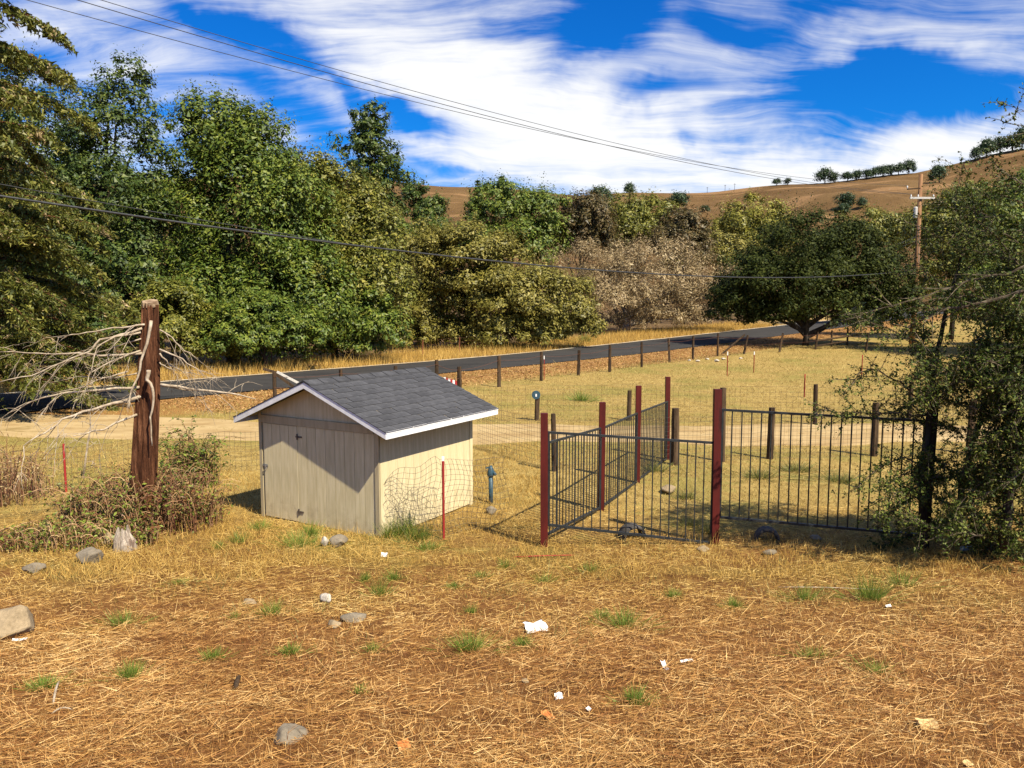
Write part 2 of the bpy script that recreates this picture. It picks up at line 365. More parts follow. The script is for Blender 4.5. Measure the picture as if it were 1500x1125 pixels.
def strawmat():
    m, h = newmat('dry_thatch'); g = h.n('ShaderNodeNewGeometry').outputs
    n1 = h.noise(g['Position'], .5, 4, .6); n2 = h.noise(h.n('ShaderNodeMapping', i={'Vector': g['Position'], 'Rotation': (0, 0, -.3), 'Scale': (.7, 2.6, 1)}).outputs[0], 1.6, 5, .6)
    f = h.m('ADD', h.m('MULTIPLY', g['Random Per Island'], .62), h.m('MULTIPLY', h.m('ADD', h.m('MULTIPLY', h.m('SUBTRACT', n1, .5), .9), h.m('MULTIPLY', h.m('SUBTRACT', n2, .5), 1.0)), .6), clamp=False)
    f = h.m('ADD', f, .14, clamp=True)
    y = h.n('ShaderNodeSeparateXYZ', i={0: g['Position']}).outputs[1]
    c = h.ramp(f, [(.05, (.075, .027, .007)), (.28, (.25, .105, .026)), (.52, (.50, .27, .075)), (.88, (.82, .58, .25))])
    c2 = h.ramp(f, [(.05, (.13, .070, .012)), (.28, (.31, .19, .036)), (.52, (.52, .35, .08)), (.88, (.78, .60, .22))])
    c = h.mix(h.m('MULTIPLY', h.ss(h.m('ADD', y, h.m('MULTIPLY', n1, 4)), 7.5, 12), .85), c, c2)
    return finish(m, h, c, .65, .3, transl=.1)
M['straw'] = strawmat()
M['straw_gold'] = leafmat('golden_straw', [(.1, (.19, .095, .018)), (.45, (.45, .27, .055)), (.9, (.70, .49, .14))], .2, .7)
M['field_straw'] = leafmat('field_straw', [(.1, (.12, .08, .018)), (.38, (.31, .225, .058)), (.9, (.60, .46, .16))], .2, .7)
M['leaf_litter'] = leafmat('leaf_litter', [(.1, (.16, .075, .025)), (.45, (.34, .18, .06)), (.9, (.52, .33, .13))], .1, .7)
def groundmat():
    m, h = newmat('dry_ground')
    pos = h.n('ShaderNodeNewGeometry').outputs['Position']
    s = h.n('ShaderNodeSeparateXYZ', i={0: pos}).outputs
    n1, n2, n3 = h.noise(pos, .35, 5), h.noise(pos, 3.5, 6, .65), h.noise(pos, 28, 5, .7)
    near = h.ramp(h.m('ADD', h.m('MULTIPLY', n2, .6), h.m('MULTIPLY', n3, .4)), [(.3, (.045, .017, .006)), (.5, (.17, .075, .022)), (.72, (.36, .19, .058))])
    fld = h.ramp(h.m('ADD', h.m('MULTIPLY', n2, .55), h.m('MULTIPLY', n3, .45)), [(.3, (.13, .082, .022)), (.5, (.31, .215, .066)), (.7, (.50, .37, .135))])
    wob = h.m('ADD', s[1], h.m('MULTIPLY', h.m('SUBTRACT', n1, .5), 4))
    c = h.mix(h.ss(wob, 9.0, 14), near, fld)
    grn = h.m('MULTIPLY', h.m('MULTIPLY', h.ss(h.m('ADD', h.m('MULTIPLY', n1, .6), h.m('MULTIPLY', n2, .4)), .47, .60), h.ss(wob, 7, 12)), .62)
    c = h.mix(grn, c, (.17, .16, .035))
    # leaf litter along the near shoulder of the road
    v = h.m('ADD', h.m('MULTIPLY', h.m('SUBTRACT', s[0], RD0[0]), RDN[0]), h.m('MULTIPLY', h.m('SUBTRACT', s[1], RD0[1]), RDN[1]))
    vw = h.m('ADD', v, h.m('MULTIPLY', h.m('SUBTRACT', n2, .5), 5))
    lit = h.m('MULTIPLY', h.ss(vw, -5.2, -3.2), h.m('SUBTRACT', 1, h.ss(vw, 1, 2)))
    c = h.mix(h.m('MULTIPLY', lit, .8), c, h.ramp(n3, [(.35, (.14, .06, .02)), (.6, (.36, .175, .055))]))
    verge = h.ss(vw, 5.5, 6.5)
    c = h.mix(verge, c, h.ramp(n2, [(.35, (.24, .15, .05)), (.65, (.48, .33, .13))]))
    # flat dark brown beyond the verge, where the creek trees stand
    c = h.mix(h.m('MULTIPLY', h.ss(vw, 11.5, 13.5), .85), c, (.09, .055, .03))
    return finish(m, h, c, .95, .1, bump=h.m('ADD', n2, h.m('MULTIPLY', n3, .6)), bs=.6, bd=.05)
M['ground'] = groundmat()
def hillmat():
    m, h = newmat('dry_grass_hill')
    pos = h.n('ShaderNodeNewGeometry').outputs['Position']
    n1, n2 = h.noise(pos, .008, 6, .6), h.noise(pos, .06, 9, .78)
    mp = h.n('ShaderNodeMapping', i={'Vector': pos, 'Scale': (.25, 1, 1)}).outputs[0]
    n3 = h.noise(mp, .03, 6, .6, .6)
    c = h.ramp(h.m('ADD', h.m('MULTIPLY', n1, .5), h.m('MULTIPLY', n2, .5)), [(.33, (.080, .045, .018)), (.5, (.140, .083, .034)), (.67, (.205, .128, .054))])
    c = h.mix(h.m('MULTIPLY', h.ss(n3, .54, .64), .7), c, (.29, .17, .078))
    return finish(m, h, c, .95, .05, bump=n2, bs=.9, bd=3.0)
M['hill'] = hillmat()
def roadmat():
    m, h = newmat('asphalt')
    pos = h.n('ShaderNodeNewGeometry').outputs['Position']
    n1, n2 = h.noise(pos, .5, 4), h.noise(pos, 60, 4, .7)
    mp = h.n('ShaderNodeMapping', i={'Vector': pos, 'Rotation': (0, 0, -math.atan2(RDD[1], RDD[0])), 'Scale': (.05, 1.2, 1)}).outputs[0]
    n3 = h.noise(mp, 1, 4)
    c = h.ramp(h.m('ADD', h.m('MULTIPLY', n1, .3), h.m('ADD', h.m('MULTIPLY', n2, .3), h.m('MULTIPLY', n3, .4))), [(.35, (.030, .029, .027)), (.65, (.058, .055, .051))])
    c = h.mix(h.m('MULTIPLY', h.ss(h.noise(pos, .35, 5, .65), .56, .6), .35), c, (.035, .033, .031))
    vor = h.n('ShaderNodeTexVoronoi', feature='DISTANCE_TO_EDGE', i={'Vector': h.v('ADD', pos, h.n('ShaderNodeTexNoise', i={'Vector': pos, 'Scale': 1.2}).outputs['Color']).outputs[0], 'Scale': .33}).outputs['Distance']
    c = h.mix(h.m('SUBTRACT', .8, h.ss(vor, .0, .012)), c, (.018, .017, .016))
    return finish(m, h, c, .95, .08, bump=n2, bs=.4, bd=.01)
M['road'] = roadmat()
M['edge_line'] = varmat('worn_road_edge', (.40, .34, .24), (.62, .56, .44), 3, .8)
M['dirt'] = varmat('dirt_track', (.30, .20, .085), (.45, .335, .165), 1.6, .95, (.4, 1, 1), .4, .03, .1, fine=9, c3=(.26, .18, .07))

# ------------------------------------------------------------------ ground, hills, road, track
def warp(n, a, b, fine, far):
    t = np.linspace(-1, 1, n); return np.sign(t)*np.abs(t)**2.6
gx = np.concatenate([-np.geomspace(1500, 22, 40), np.linspace(-21.5, 21.5, 130), np.geomspace(22, 1500, 40)])
gy = np.concatenate([-np.geomspace(400, 6, 18), np.linspace(-5, 26, 110), np.linspace(26.7, 70, 60), np.geomspace(71, 2000, 50)])
GX, GY = np.meshgrid(gx, gy)
tag(link('ground', gridmesh('ground', GX, GY, gz(GX, GY), M['ground'])), 'dry brown mown grass ground falling towards a flat valley', 'ground', kind='structure')
hx = np.linspace(-1300, 1500, 300); hy = np.concatenate([np.linspace(HY0, HYC, 110), np.linspace(HYC+8, 1500, 30)])
HX, HYg = np.meshgrid(hx, hy)
tag(link('hills', gridmesh('hills', HX, HYg, hz(HX, HYg), M['hill'])), 'bare brown grassy hills behind the trees', 'hills', kind='structure')
def strip(name, mat, u0, u1, v0, v1, dz, nu=160, nv=6, wob=0):
    u = np.linspace(u0, u1, nu); v = np.linspace(0, 1, nv); U, Vv = np.meshgrid(u, v)
    e0 = v0+wob*(np.sin(U*1.3)+np.sin(U*.47+1)); e1 = v1+wob*(np.sin(U*1.1+2)+np.sin(U*.6))
    W_ = e0+(e1-e0)*Vv
    X = RD0[0]+U*RDD[0]+W_*RDN[0]; Y = RD0[1]+U*RDD[1]+W_*RDN[1]
    return link(name, gridmesh(name, X, Y, gz(X, Y)+dz+.06*np.sin(np.clip((W_-0)/RDW, 0, 1)*math.pi), mat))
tag(strip('road', M['road'], -45, 150, 0, RDW, .035, 260, 10, .03), 'grey two lane asphalt road climbing between fence and trees', 'road', kind='structure')
tag(strip('road_edge', M['edge_line'], -45, 150, RDW-.02, RDW+.18, .05, 260, 3, .03), 'pale worn edge strip along the far side of the road', 'road edge', kind='structure')
tx = np.linspace(-22, 40, 160); tv = np.linspace(0, 1, 9); TX, TV = np.meshgrid(tx, tv)
tn = 19.0+.25*np.sin(TX*.7)+.12*np.sin(TX*2.1)+np.clip((-4-TX)*.12, 0, 3); tf = 22.4+.25*np.sin(TX*.6+2)+.1*np.sin(TX*1.9)+np.clip((-4-TX)*.22, 0, 4)
TY = tn+(tf-tn)*TV
tag(link('driveway', gridmesh('driveway', TX, TY, gz(TX, TY)+.03-.05*(np.abs(TV-.5) > .45), M['dirt'])), 'pale dirt driveway running across behind the shed', 'driveway', kind='structure')

# ------------------------------------------------------------------ shed
W_, L_, H_, RISE, OF, OB, OS = 2.44, 2.43, 1.755, .408, .21, .296, .3125
YAW = -.533
shed = thing('shed', 'beige wooden garden shed with grey shingle gable roof and white trim', 'shed', (-1.923, 11.106, -1.82), YAW)
k = MB()
k.box((-W_+.03, .03, -.15), (-.03, L_-.03, .05)); k.build('skid_base', M['dark'], shed)  # base box; its near-black colour paints in the shadow beneath the shed
# walls: a backing with proud boards
def wall(name, n, p0, du, dn, h0, h1, skip=None):
    """boards between local start p0, direction du (unit), outward dn, each nbw wide"""
    return name
TH = .016
bw = W_/12
fw = MB(); fw.add([(-W_+.012, .012, .04), (-.012, .012, .04), (-.012, .012, H_-.02), (-W_/2, .012, H_+W_/2*RISE-.03), (-W_+.012, .012, H_-.02),
                   (-W_+.012, .05, .04), (-.012, .05, .04), (-.012, .05, H_-.02), (-W_/2, .05, H_+W_/2*RISE-.03), (-W_+.012, .05, H_-.02)],
                  [(0, 1, 2, 3, 4), (9, 8, 7, 6, 5), (0, 5, 6, 1), (1, 6, 7, 2), (2, 7, 8, 3), (3, 8, 9, 4), (4, 9, 5, 0)])
front = fw.build('front_wall', M['paint_beige'], shed)
HEAD = 1.60
bm = MB().box((0, -.006, 0), (bw-.007, .011, HEAD-.03)).mesh('board', M['paint_beige'])
door = MB().box((-W_+.09, -.012, .06), (-W_+.09+.74, -.001, HEAD-.04)).build('door', M['paint_beige'], shed)
for i in range(4):
    q = link('board', MB().box((0, -.008, 0), (.185-.006, .0, HEAD-.10)).mesh('board', M['paint_beige']), door); q.location = (-W_+.09+i*.185, -.0125, .06)
door.location = (0, .0125, 0)
for zz in (.22, HEAD-.2):
    MB().box((-W_+.80, -.030, zz-.012), (-W_+.93, -.0215, zz+.012)).box((-W_+.822, -.036, zz-.045), (-W_+.842, -.0215, zz+.045)).build('hinge', M['hinge'], door)
lt = MB().box((-W_+.06, -.030, .86), (-W_+.17, -.022, .90)).tube([(-W_+.15, -.03, .885), (-W_+.15, -.055, .89), (-W_+.15, -.055, .84), (-W_+.15, -.03, .845)], .008, 6).build('latch', M['metal'], door)
for i in range(8):
    x0 = -W_+.834+i*((W_-.834-.070)/8); wdt = (W_-.834-.070)/8-.006
    MB().box((x0, -.006, .05), (x0+wdt, .011, HEAD-.035)).build('board', M['paint_beige'], front)
MB().box((-W_+.055, -.022, HEAD-.03), (-.075, .0115, HEAD+.09)).build('header_board', M['paint_trim'], front)
MB().box((-W_-.012, -.016, .0), (-W_+.05, .0, H_-.03)).build('corner_trim', M['paint_trim'], shed)
MB().box((-.062, -.018, -.02), (.014, .0, H_-.03)).build('corner_trim', M['paint_trim'], shed)
def sidewall(x, out, name):
    b = MB().box((min(x, x-out*.04), .02, .04), (max(x, x-out*.04), L_-.02, H_-.02)).build(name, M['paint_beige'], shed)
    n = 12; bw2 = (L_-.10)/n
    me = MB().box((0, 0, 0), (.014, bw2-.004, H_-.06)).mesh('board', M['paint_beige'])
    for i in range(n):
        o = link('board', me, b); o.location = (x+.0005 if out > 0 else x-.0145, .03+i*bw2, .03)
    MB().box((x+.001 if out > 0 else x-.024, L_-.07, .0), (x+.024 if out > 0 else x-.001, L_+.01, H_-.03)).build('corner_trim', M['paint_beige'], shed)
sidewall(-.012, 1, 'side_wall'); sidewall(-W_+.012, -1, 'side_wall')
bk = MB(); bk.add([(-W_+.012, L_, .04), (-.012, L_, .04), (-.012, L_, H_-.02), (-W_/2, L_, H_+W_/2*RISE-.03), (-W_+.012, L_, H_-.02),
                   (-W_+.012, L_-.03, .04), (-.012, L_-.03, .04), (-.012, L_-.03, H_-.02), (-W_/2, L_-.03, H_+W_/2*RISE-.03), (-W_+.012, L_-.03, H_-.02)],
                  [(4, 3, 2, 1, 0), (5, 6, 7, 8, 9), (0, 1, 6, 5), (1, 2, 7, 6), (2, 3, 8, 7), (3, 4, 9, 8), (4, 0, 5, 9)])
bk.build('back_wall', M['paint_beige'], shed)
# roof deck
xe, xr = OS, -W_/2
def rz_(x): return H_+(-abs(x-xr)+W_/2)*RISE     # roof line height above local x
y0, y1 = -OF, L_+OB
dk = MB()
xs = [-W_-OS, xr, xe]
top = [(x, yy, rz_(x)+.03) for yy in (y0, y1) for x in xs]; bot = [(x, yy, rz_(x)-.005) for yy in (y0, y1) for x in xs]
dk.add(top+bot, [(0, 1, 4, 3), (1, 2, 5, 4), (6, 9, 10, 7), (7, 10, 11, 8), (0, 6, 7, 1), (1, 7, 8, 2), (3, 4, 10, 9), (4, 5, 11, 10), (2, 8, 11, 5), (0, 3, 9, 6)])
roof = dk.build('roof', M['soffit'], shed)
def rake(yf, th):
    for sgn in (-1, 1):
        xa = xe+.02 if sgn > 0 else -W_-OS-.02
        b = MB(); ya, yb = yf, yf+th
        vs = []
        for yy in (ya, yb):
            vs += [(xr, yy, rz_(xr)+.026), (xa, yy, rz_(xa)+.026), (xa, yy, rz_(xa)-.062), (xr, yy, rz_(xr)-.062)]
        b.add(vs, [(0, 1, 2, 3), (7, 6, 5, 4), (0, 4, 5, 1), (1, 5, 6, 2), (2, 6, 7, 3), (3, 7, 4, 0)] if sgn < 0 else [(3, 2, 1, 0), (4, 5, 6, 7), (1, 5, 4, 0), (2, 6, 5, 1), (3, 7, 6, 2), (0, 4, 7, 3)])
        b.build('rake_board', M['white_paint'], roof)
rake(y0-.022, .02); rake(y1+.002, .02)
for sgn in (-1, 1):
    xa = xe+.002 if sgn > 0 else -W_-OS-.022
    MB().box((xa, y0, rz_(xe)-.07), (xa+.02, y1, rz_(xe)+.025)).build('fascia', M['white_paint'], roof)
    xd = xe+.0235 if sgn > 0 else -W_-OS-.0265
    MB().box((xd, y0-.02, rz_(xe)+.005), (xd+.003, y1+.02, rz_(xe)+.036)).build('drip_edge', M['white_paint'], roof)
# shingles
sl = math.atan(RISE); slen = (xe+.03-xr)/math.cos(sl); rows = 11; expo = slen/rows; tabw = .325
tab = MB(); tab.add([(0, 0, 0), (tabw-.009, 0, 0), (tabw-.009, expo+.03, -.002), (0, expo+.03, -.002), (0, 0, .010), (tabw-.009, 0, .010), (tabw-.009, expo+.03, .001), (0, expo+.03, .001)],
                    [(0, 3, 2, 1), (4, 5, 6, 7), (0, 1, 5, 4), (1, 2, 6, 5), (2, 3, 7, 6), (3, 0, 4, 7)])
tabme = tab.mesh('shingle', M['shingle'])
srow = random.Random(3); left = MB()
for sgn in (1, -1):
    for r in range(rows):
        yy = y0-.047+(-tabw*.5 if r % 2 else 0)+srow.uniform(-.012, .012)
        while yy < y1+.02:
            a, b = max(yy, y0-.03), min(yy+tabw-.009, y1+.03)
            if b-a > .03:
                d = slen-r*expo; jz = srow.uniform(0, .003)
                if sgn > 0:
                    o = link('shingle', tabme, roof)
                    # local x of tab -> roof -y..., y of tab -> up the slope
                    up = Vector((-math.cos(sl), 0, math.sin(sl))); al = Vector((0, 1, 0)); nn = al.cross(up)
                    mw = Matrix((al, up, nn)).transposed().to_4x4()
                    pos = Vector((xr, a, rz_(xr)+.033+jz))-up*d+Vector((0, 0, .0))
                    sc = Matrix.Diagonal(((b-a)/(tabw-.009), 1, 1, 1))
                    o.matrix_local = Matrix.Translation(pos) @ mw @ sc
                else:
                    up = Vector((math.cos(sl), 0, math.sin(sl))); al = Vector((0, 1, 0)); nn = up.cross(al)
                    pos = Vector((xr, a, rz_(xr)+.033))-up*d
                    left.add([pos+al*v[0]*(b-a)/(tabw-.009)+up*v[1]+nn*v[2] for v in tab.v], [tuple(reversed(f)) for f in tab.f])
            yy += tabw+srow.uniform(-.015, .015)
lo = left.build('shingles', M['shingle'], roof); lo['kind'] = 'stuff'
nc = 10
for i in range(nc):
    ya = y0-.03+i*(y1-y0+.06)/nc; yb = ya+(y1-y0+.06)/nc+.02; lift = .012
    c = MB(); e = .13
    vs = []
    for yy, ex in ((ya, .012), (yb, .0)):
        vs += [(xr-e, yy, rz_(xr-e)+.036+lift+ex), (xr, yy, rz_(xr)+.040+lift+ex), (xr+e, yy, rz_(xr+e)+.036+lift+ex),
               (xr-e, yy, rz_(xr-e)+.030+lift), (xr, yy, rz_(xr)+.034+lift), (xr+e, yy, rz_(xr+e)+.030+lift)]
    c.add(vs, [(0, 1, 7, 6), (1, 2, 8, 7), (3, 9, 10, 4), (4, 10, 11, 5), (0, 3, 4, 1), (1, 4, 5, 2), (6, 7, 10, 9), (7, 8, 11, 10), (0, 6, 9, 3), (2, 5, 11, 8)])
    c.build('ridge_cap', M['shingle'], roof)

# ------------------------------------------------------------------ pen fence (red posts, black iron panels)
A = G(797, 801); B = G(1047, 796); C1 = G(880, 748); C2 = G(933, 707); C3 = G(977, 673); D = P(1352, 800, 10.35); D.z = float(gz(D.x, D.y))
pen = thing('pen_fence', 'black iron bar pen fence with tall dark red square posts beside the shed', 'fence', (A.x, A.y, A.z))
def pv(v): return Vector(v)-Vector(pen.location)
for q, py in ((A, 605), (C1, 589), (C2, 565), (C3, 552), (B, 570)):
    topz = P(0, py, q.y).z; ln = (random.uniform(-.02, .02), random.uniform(-.02, .02))
    b = MB(); a_ = pv(q); hgt = topz-q.z; s = .05
    vs = [(a_.x+sx*s+l*ln[0], a_.y+sy*s+l*ln[1], a_.z-.1+l*(hgt+.1)) for l in (0, 1) for sx, sy in ((-1, -1), (1, -1), (1, 1), (-1, 1))]
    b.add(vs, [(0, 3, 2, 1), (4, 5, 6, 7), (0, 1, 5, 4), (1, 2, 6, 5), (2, 3, 7, 6), (3, 0, 4, 7)]); b.build('post', M['red_paint'], pen)
MB().tube([pv(D)-Vector((0, 0, .1)), pv(D)+Vector((.02, 0, 1.0)), pv(D)+Vector((.06, .02, 2.2))], [.075, .07, .062], 8).build('post', M['wood_post'], pen)
def panel(qa, qb, ta, tb, ba, bb, sp_=.118, inset=.06):
    d = Vector((qb.x-qa.x, qb.y-qa.y, 0)); Ld = d.length; u = d/Ld
    za, zb = P(0, ta, qa.y).z, P(0, tb, qb.y).z; wa, wb = P(0, ba, qa.y).z, P(0, bb, qb.y).z
    def pt(s_, f):
        b0 = wa+(wb-wa)*s_; t0 = za+(zb-za)*s_
        return pv((qa.x+d.x*s_, qa.y+d.y*s_, b0+(t0-b0)*f))
    i0 = inset/Ld
    fr = MB().bar(pt(i0*.5, 1), pt(1-i0*.5, 1), .032).bar(pt(i0*.5, 0), pt(1-i0*.5, 0), .032)
    fr.bar(pt(i0, .0), pt(i0, 1.0), .026).bar(pt(1-i0, 0), pt(1-i0, 1), .026)
    pa = fr.build('panel', M['iron'], pen)
    n = int((Ld-2*inset)/sp_)
    for i in range(1, n):
        s_ = i0+(1-2*i0)*i/n; MB().bar(pt(s_, .005), pt(s_, .995), .015).build('picket', M['iron'], pa)
panel(A, B, 633, 649, 768, 796)
panel(A, C1, 650, 627, 785, 743)
panel(C1, C2, 628, 605, 743, 705)
panel(C2, C3, 605, 588, 704, 671)
panel(B, D, 600, 617, 757, 784, .128)

# ------------------------------------------------------------------ wire mesh fences
def wood_post(px, ptop, q, r, parent, loc, lean=0, mat='wood_post', square=False, hgt=None):
    h_ = hgt or P(0, ptop, q.y).z-q.z
    a = q-loc; n = 6
    pts = [a+Vector((lean*h_*t, 0, -.15+(h_+.15)*t)) for t in np.linspace(0, 1, n)]
    ph = [random.uniform(.86, 1.12) for _ in range(9*n)]
    MB().tube(pts, [r*(1.05-.12*t) for t in np.linspace(0, 1, n)], 9, rfun=lambda i, j: ph[j]*(.95+.05*math.sin(i*3+j))).build('post', M[mat], parent, smooth=False)
def mesh_fence(parent, loc, pts, h_, sx, sz, rad, mat):
    b = MB()
    for a, c in zip(pts[:-1], pts[1:]):
        Ld = (c-a).length; n = max(2, int(Ld/sx)); nz = int(h_/sz)
        jit = [random.uniform(-.012, .012) for _ in range(nz+1)]
        for j in range(nz+1):
            seg = [a+(c-a)*t+Vector((0, 0, .04+j*sz+jit[j]-.03*math.sin(math.pi*t)))-loc for t in np.linspace(0, 1, 7)]
            b.tube(seg, rad, 3, False)
        for i in range(n):
            t = i/n; base = a+(c-a)*t-loc+Vector((random.uniform(-.01, .01), 0, 0)); l = random.uniform(-.015, .015)
            b.tube([base+Vector((0, 0, .02)), base+Vector((l, .01, h_*.98))], rad, 3, False)
    o = b.build('wire_mesh', M[mat], parent); o['kind'] = 'stuff'
loc = G(988, 680)
mf = thing('driveway_fence', 'low wire mesh fence on dark round posts behind the pen', 'fence', loc)
tops = [(700, 655, None), (812, 690, 606), (988, 681, 598), (1057, 676, 568), (1127, 672, 597), (1280, 668, 590), (1420, 664, 585)]
fp = []
for px, pb, pt in tops:
    q = G(px, pb); fp.append(q)
    if pt: wood_post(px, pt, q, .085 if px != 812 else .06, mf, loc, random.uniform(-.03, .03))
mesh_fence(mf, loc, fp, 1.02, .105, .1, .0026, 'wire')
loc = G(921, 616)
ff = thing('field_fence', 'wire mesh fence with weathered posts along the far edge of the driveway', 'fence', loc)
fp = []
for px, pb, pt in [(700, 617, 577), (786, 616, 577), (921, 616, 572), (1194, 622, 563), (1331, 614, 560), (1460, 618, 570)]:
    q = G(px, pb); fp.append(q)
    if px > 720: wood_post(px, pt, q, .075, ff, loc, random.uniform(-.03, .03))
    if px == 786:
        c = q-loc+Vector((-.02, -.10, P(0, pt, q.y).z-q.z-.02))
        MB().tube([c+Vector((0, .03, 0)), c], [.13, .13], 14).build('disc', M['blue_pipe'], ff)
        MB().box((c.x-.02, c.y-.006, c.z-.05), (c.x+.025, c.y-.002, c.z+.03)).build('marker', M['white_paint'], ff)
mesh_fence(ff, loc, fp, 1.05, .16, .15, .0026, 'wire')
loc = G(97, 721)
lf = thing('garden_fence', 'short run of wire mesh on a red steel post beside the dead trunk', 'fence', loc)
fp = [G(-60, 735), loc, G(190, 705), G(330, 690), G(384, 690)]
MB().tube([(0, 0, -.1), (0, 0, P(0, 650, loc.y).z-loc.z)], .022, 5).build('post', M['tpost_red'], lf)
mesh_fence(lf, loc, fp, .85, .1, .1, .0026, 'wire')
# the crumpled roll of welded wire against the shed, held by a red steel post
loc = G(650, 790)
cr = thing('wire_cage', 'crumpled curl of welded wire mesh tied to red steel post beside shed wall', 'wire fencing', loc)
htp = P(0, 675, loc.y).z-loc.z
ps = MB().bar((0, 0, -.15), (0, 0, htp), .034, .034).bar((0, -.02, -.1), (0, -.02, htp), .012, .03)
o = ps.build('post', M['tpost_red'], cr); MB().bar((0, 0, htp), (0, 0, htp+.06), .037, .037).build('post_tip', M['tpost_white'], cr)
bcr = MB(); nu, nv = 26, 13
def curl(u, v):                                   # u along the run (0..1), v height (0..1)
    a = -.10+u*.5; hh = (1.06-.34*max(0, (.22-u)/.22)**2)
    x = -.85+u*1.75+.05*math.sin(v*7+u*5); y = .10+.38*math.sin(u*3.0)*(.4+.6*v)+.9*max(0, u-.45)
    z = v*hh+.05*math.sin(u*11+v*3)*(1-abs(v-.5))
    if u < .4: x += .10*math.sin(v*5)*(1-u/.4); z += .06*math.sin(u*20)*v
    return Vector((x, y, z))
for i in range(nu+1): bcr.tube([curl(i/nu, j/nv) for j in range(nv+1)], .0027, 3, False)
for j in range(nv+1): bcr.tube([curl(i/nu, j/nv) for i in range(nu+1)], .0027, 3, False)
o = bcr.build('wire_mesh', M['wire'], cr); o['kind'] = 'stuff'
b2 = MB()
for j in range(9):                                # a loose inner fold
    b2.tube([Vector((-.78+.75*t+.1*math.sin(j+t*4), .22+.12*math.sin(t*5+j), .10+.09*j*(.5+.5*math.sin(t*2.2))+.12*t*math.sin(j*1.3))) for t in np.linspace(0, 1, 12)], .0027, 3, False)
for j in range(12):
    b2.tube([Vector((-.75+.055*j+.05*math.sin(t*5+j), .24, .05+.62*t)) for t in np.linspace(0, 1, 8)], .0027, 3, False)
o = b2.build('wire_fold', M['wire'], cr); o['kind'] = 'stuff'

# blue yard hydrant
loc = G(719, 737)
hy = thing('yard_hydrant', 'dark blue standpipe tap standing in dry grass beside the shed', 'tap', loc)
hh = P(0, 682, loc.y).z-loc.z
MB().tube([(0, 0, -.1), (0, 0, hh*.72)], .038, 10).build('pipe', M['blue_pipe'], hy, True)
MB().tube([(0, 0, hh*.70), (0, 0, hh*.76), (0, 0, hh*.86), (0, 0, hh*.93), (0, 0, hh)], [.045, .062, .058, .04, .018], 10).build('head', M['blue_pipe'], hy, True)
MB().tube([(0, 0, hh*.82), (.06, -.03, hh*.82), (.085, -.045, hh*.76)], [.026, .026, .03], 8).build('spout', M['blue_pipe'], hy, True)
MB().bar((-.085, 0, hh*.93), (.03, 0, hh*.98), .018, .022).build('handle', M['blue_pipe'], hy)

# roadside fence: leaning old posts with rusty strands
loc = G(793, 558)
rf = thing('roadside_fence', 'line of old dark wooden posts with rusty wire along the near side of the road', 'fence', loc)
rp = [(403, 590, 545, 0), (500, 583, 541, 0), (580, 577, 536, 0), (640, 573, 527, 0), (673, 571, 537, 0), (731, 567, 521, .0), (793, 558, 515, .0), (847, 550, 513, .03), (893, 545, 505, 0), (940, 538, 501, -.02), (981, 531, 495, -.07), (1015, 527, 492, 0), (1051, 522, 488, 0), (1089, 519, 491, .2), (1141, 516, 488, .18), (1194, 512, 486, .12), (1218, 508, 484, 0), (1241, 506, 480, 0), (1268, 516, 488, .1)]
rq = []
for px, pb, pt, ln in rp:
    q = G(px, pb); rq.append((q, P(0, pt, q.y).z-q.z, ln)); wood_post(px, pt, q, .10 if px == 673 else .078, rf, loc, ln)
for f in (.5, .86):
    for (q, hq, l), (q2, h2, l2) in zip(rq[:-1], rq[1:]):
        a, c = q-loc+Vector((l*hq*f, -.09, hq*f)), q2-loc+Vector((l2*h2*f, -.09, h2*f))
        MB().tube([a+(c-a)*t+Vector((0, 0, -.07*math.sin(math.pi*t))) for t in np.linspace(0, 1, 6)], .007, 4, False).build('wire', M['rust_wire'], rf)
for (x1, y1_, x2, y2_, qi) in ((1057, 519, 1091, 490, 13), (1197, 499, 1259, 490, 15), (1194, 507, 1240, 500, 15)):
    Yd = rq[qi][0].y; MB().tube([P(x1, y1_, Yd)-loc, P(x2, y2_, Yd+.6)-loc], .065, 7).build('rail', M['wood_post'], rf)
q = rq[0][0]-loc; hq = rq[0][1]
MB().bar(q+Vector((0, 0, hq-.03)), q+Vector((1.15, .2, .15)), .09).build('brace', M['wood_post'], rf)
MB().bar(q+Vector((.05, .15, hq)), q+Vector((1.45, .5, .25)), .08).build('brace', M['grey_wood'], rf)
MB().bar(q+Vector((-.35, -.1, hq+.12)), q+Vector((.06, .05, hq-.02)), .09).build('brace', M['wood_post'], rf)
# far verge fence
loc = G(673, 517)
vf = thing('verge_fence', 'thin rusty steel post fence in golden grass across the road', 'fence', loc)
vq = []
for px, pb, pt, r in [(398, 538, 508, .03), (525, 531, 502, .03), (557, 529, 503, .03), (619, 524, 498, .03), (673, 517, 494, .03), (725, 512, 488, .03), (790, 506, 484, .03), (855, 498, 478, .03), (923, 489, 467, .09), (999, 478, 455, .08), (1025, 476, 459, .04), (1044, 474, 457, .05)]:
    q = G(px, pb); h_ = P(0, pt, q.y).z-q.z; vq.append((q, h_))
    MB().tube([q-loc+Vector((0, 0, -.1)), q-loc+Vector((random.uniform(-.04, .04), 0, h_))], r, 6).build('post', M['tpost_rust'] if r < .06 else M['wood_post'], vf)
for f in (.45, .7, .95):
    for (q, h1), (q2, h2) in zip(vq[:-1], vq[1:]):
        MB().tube([q-loc+Vector((0, 0, h1*f)), q2-loc+Vector((0, 0, h2*f))], .006, 3, False).build('wire', M['rust_wire'], vf)
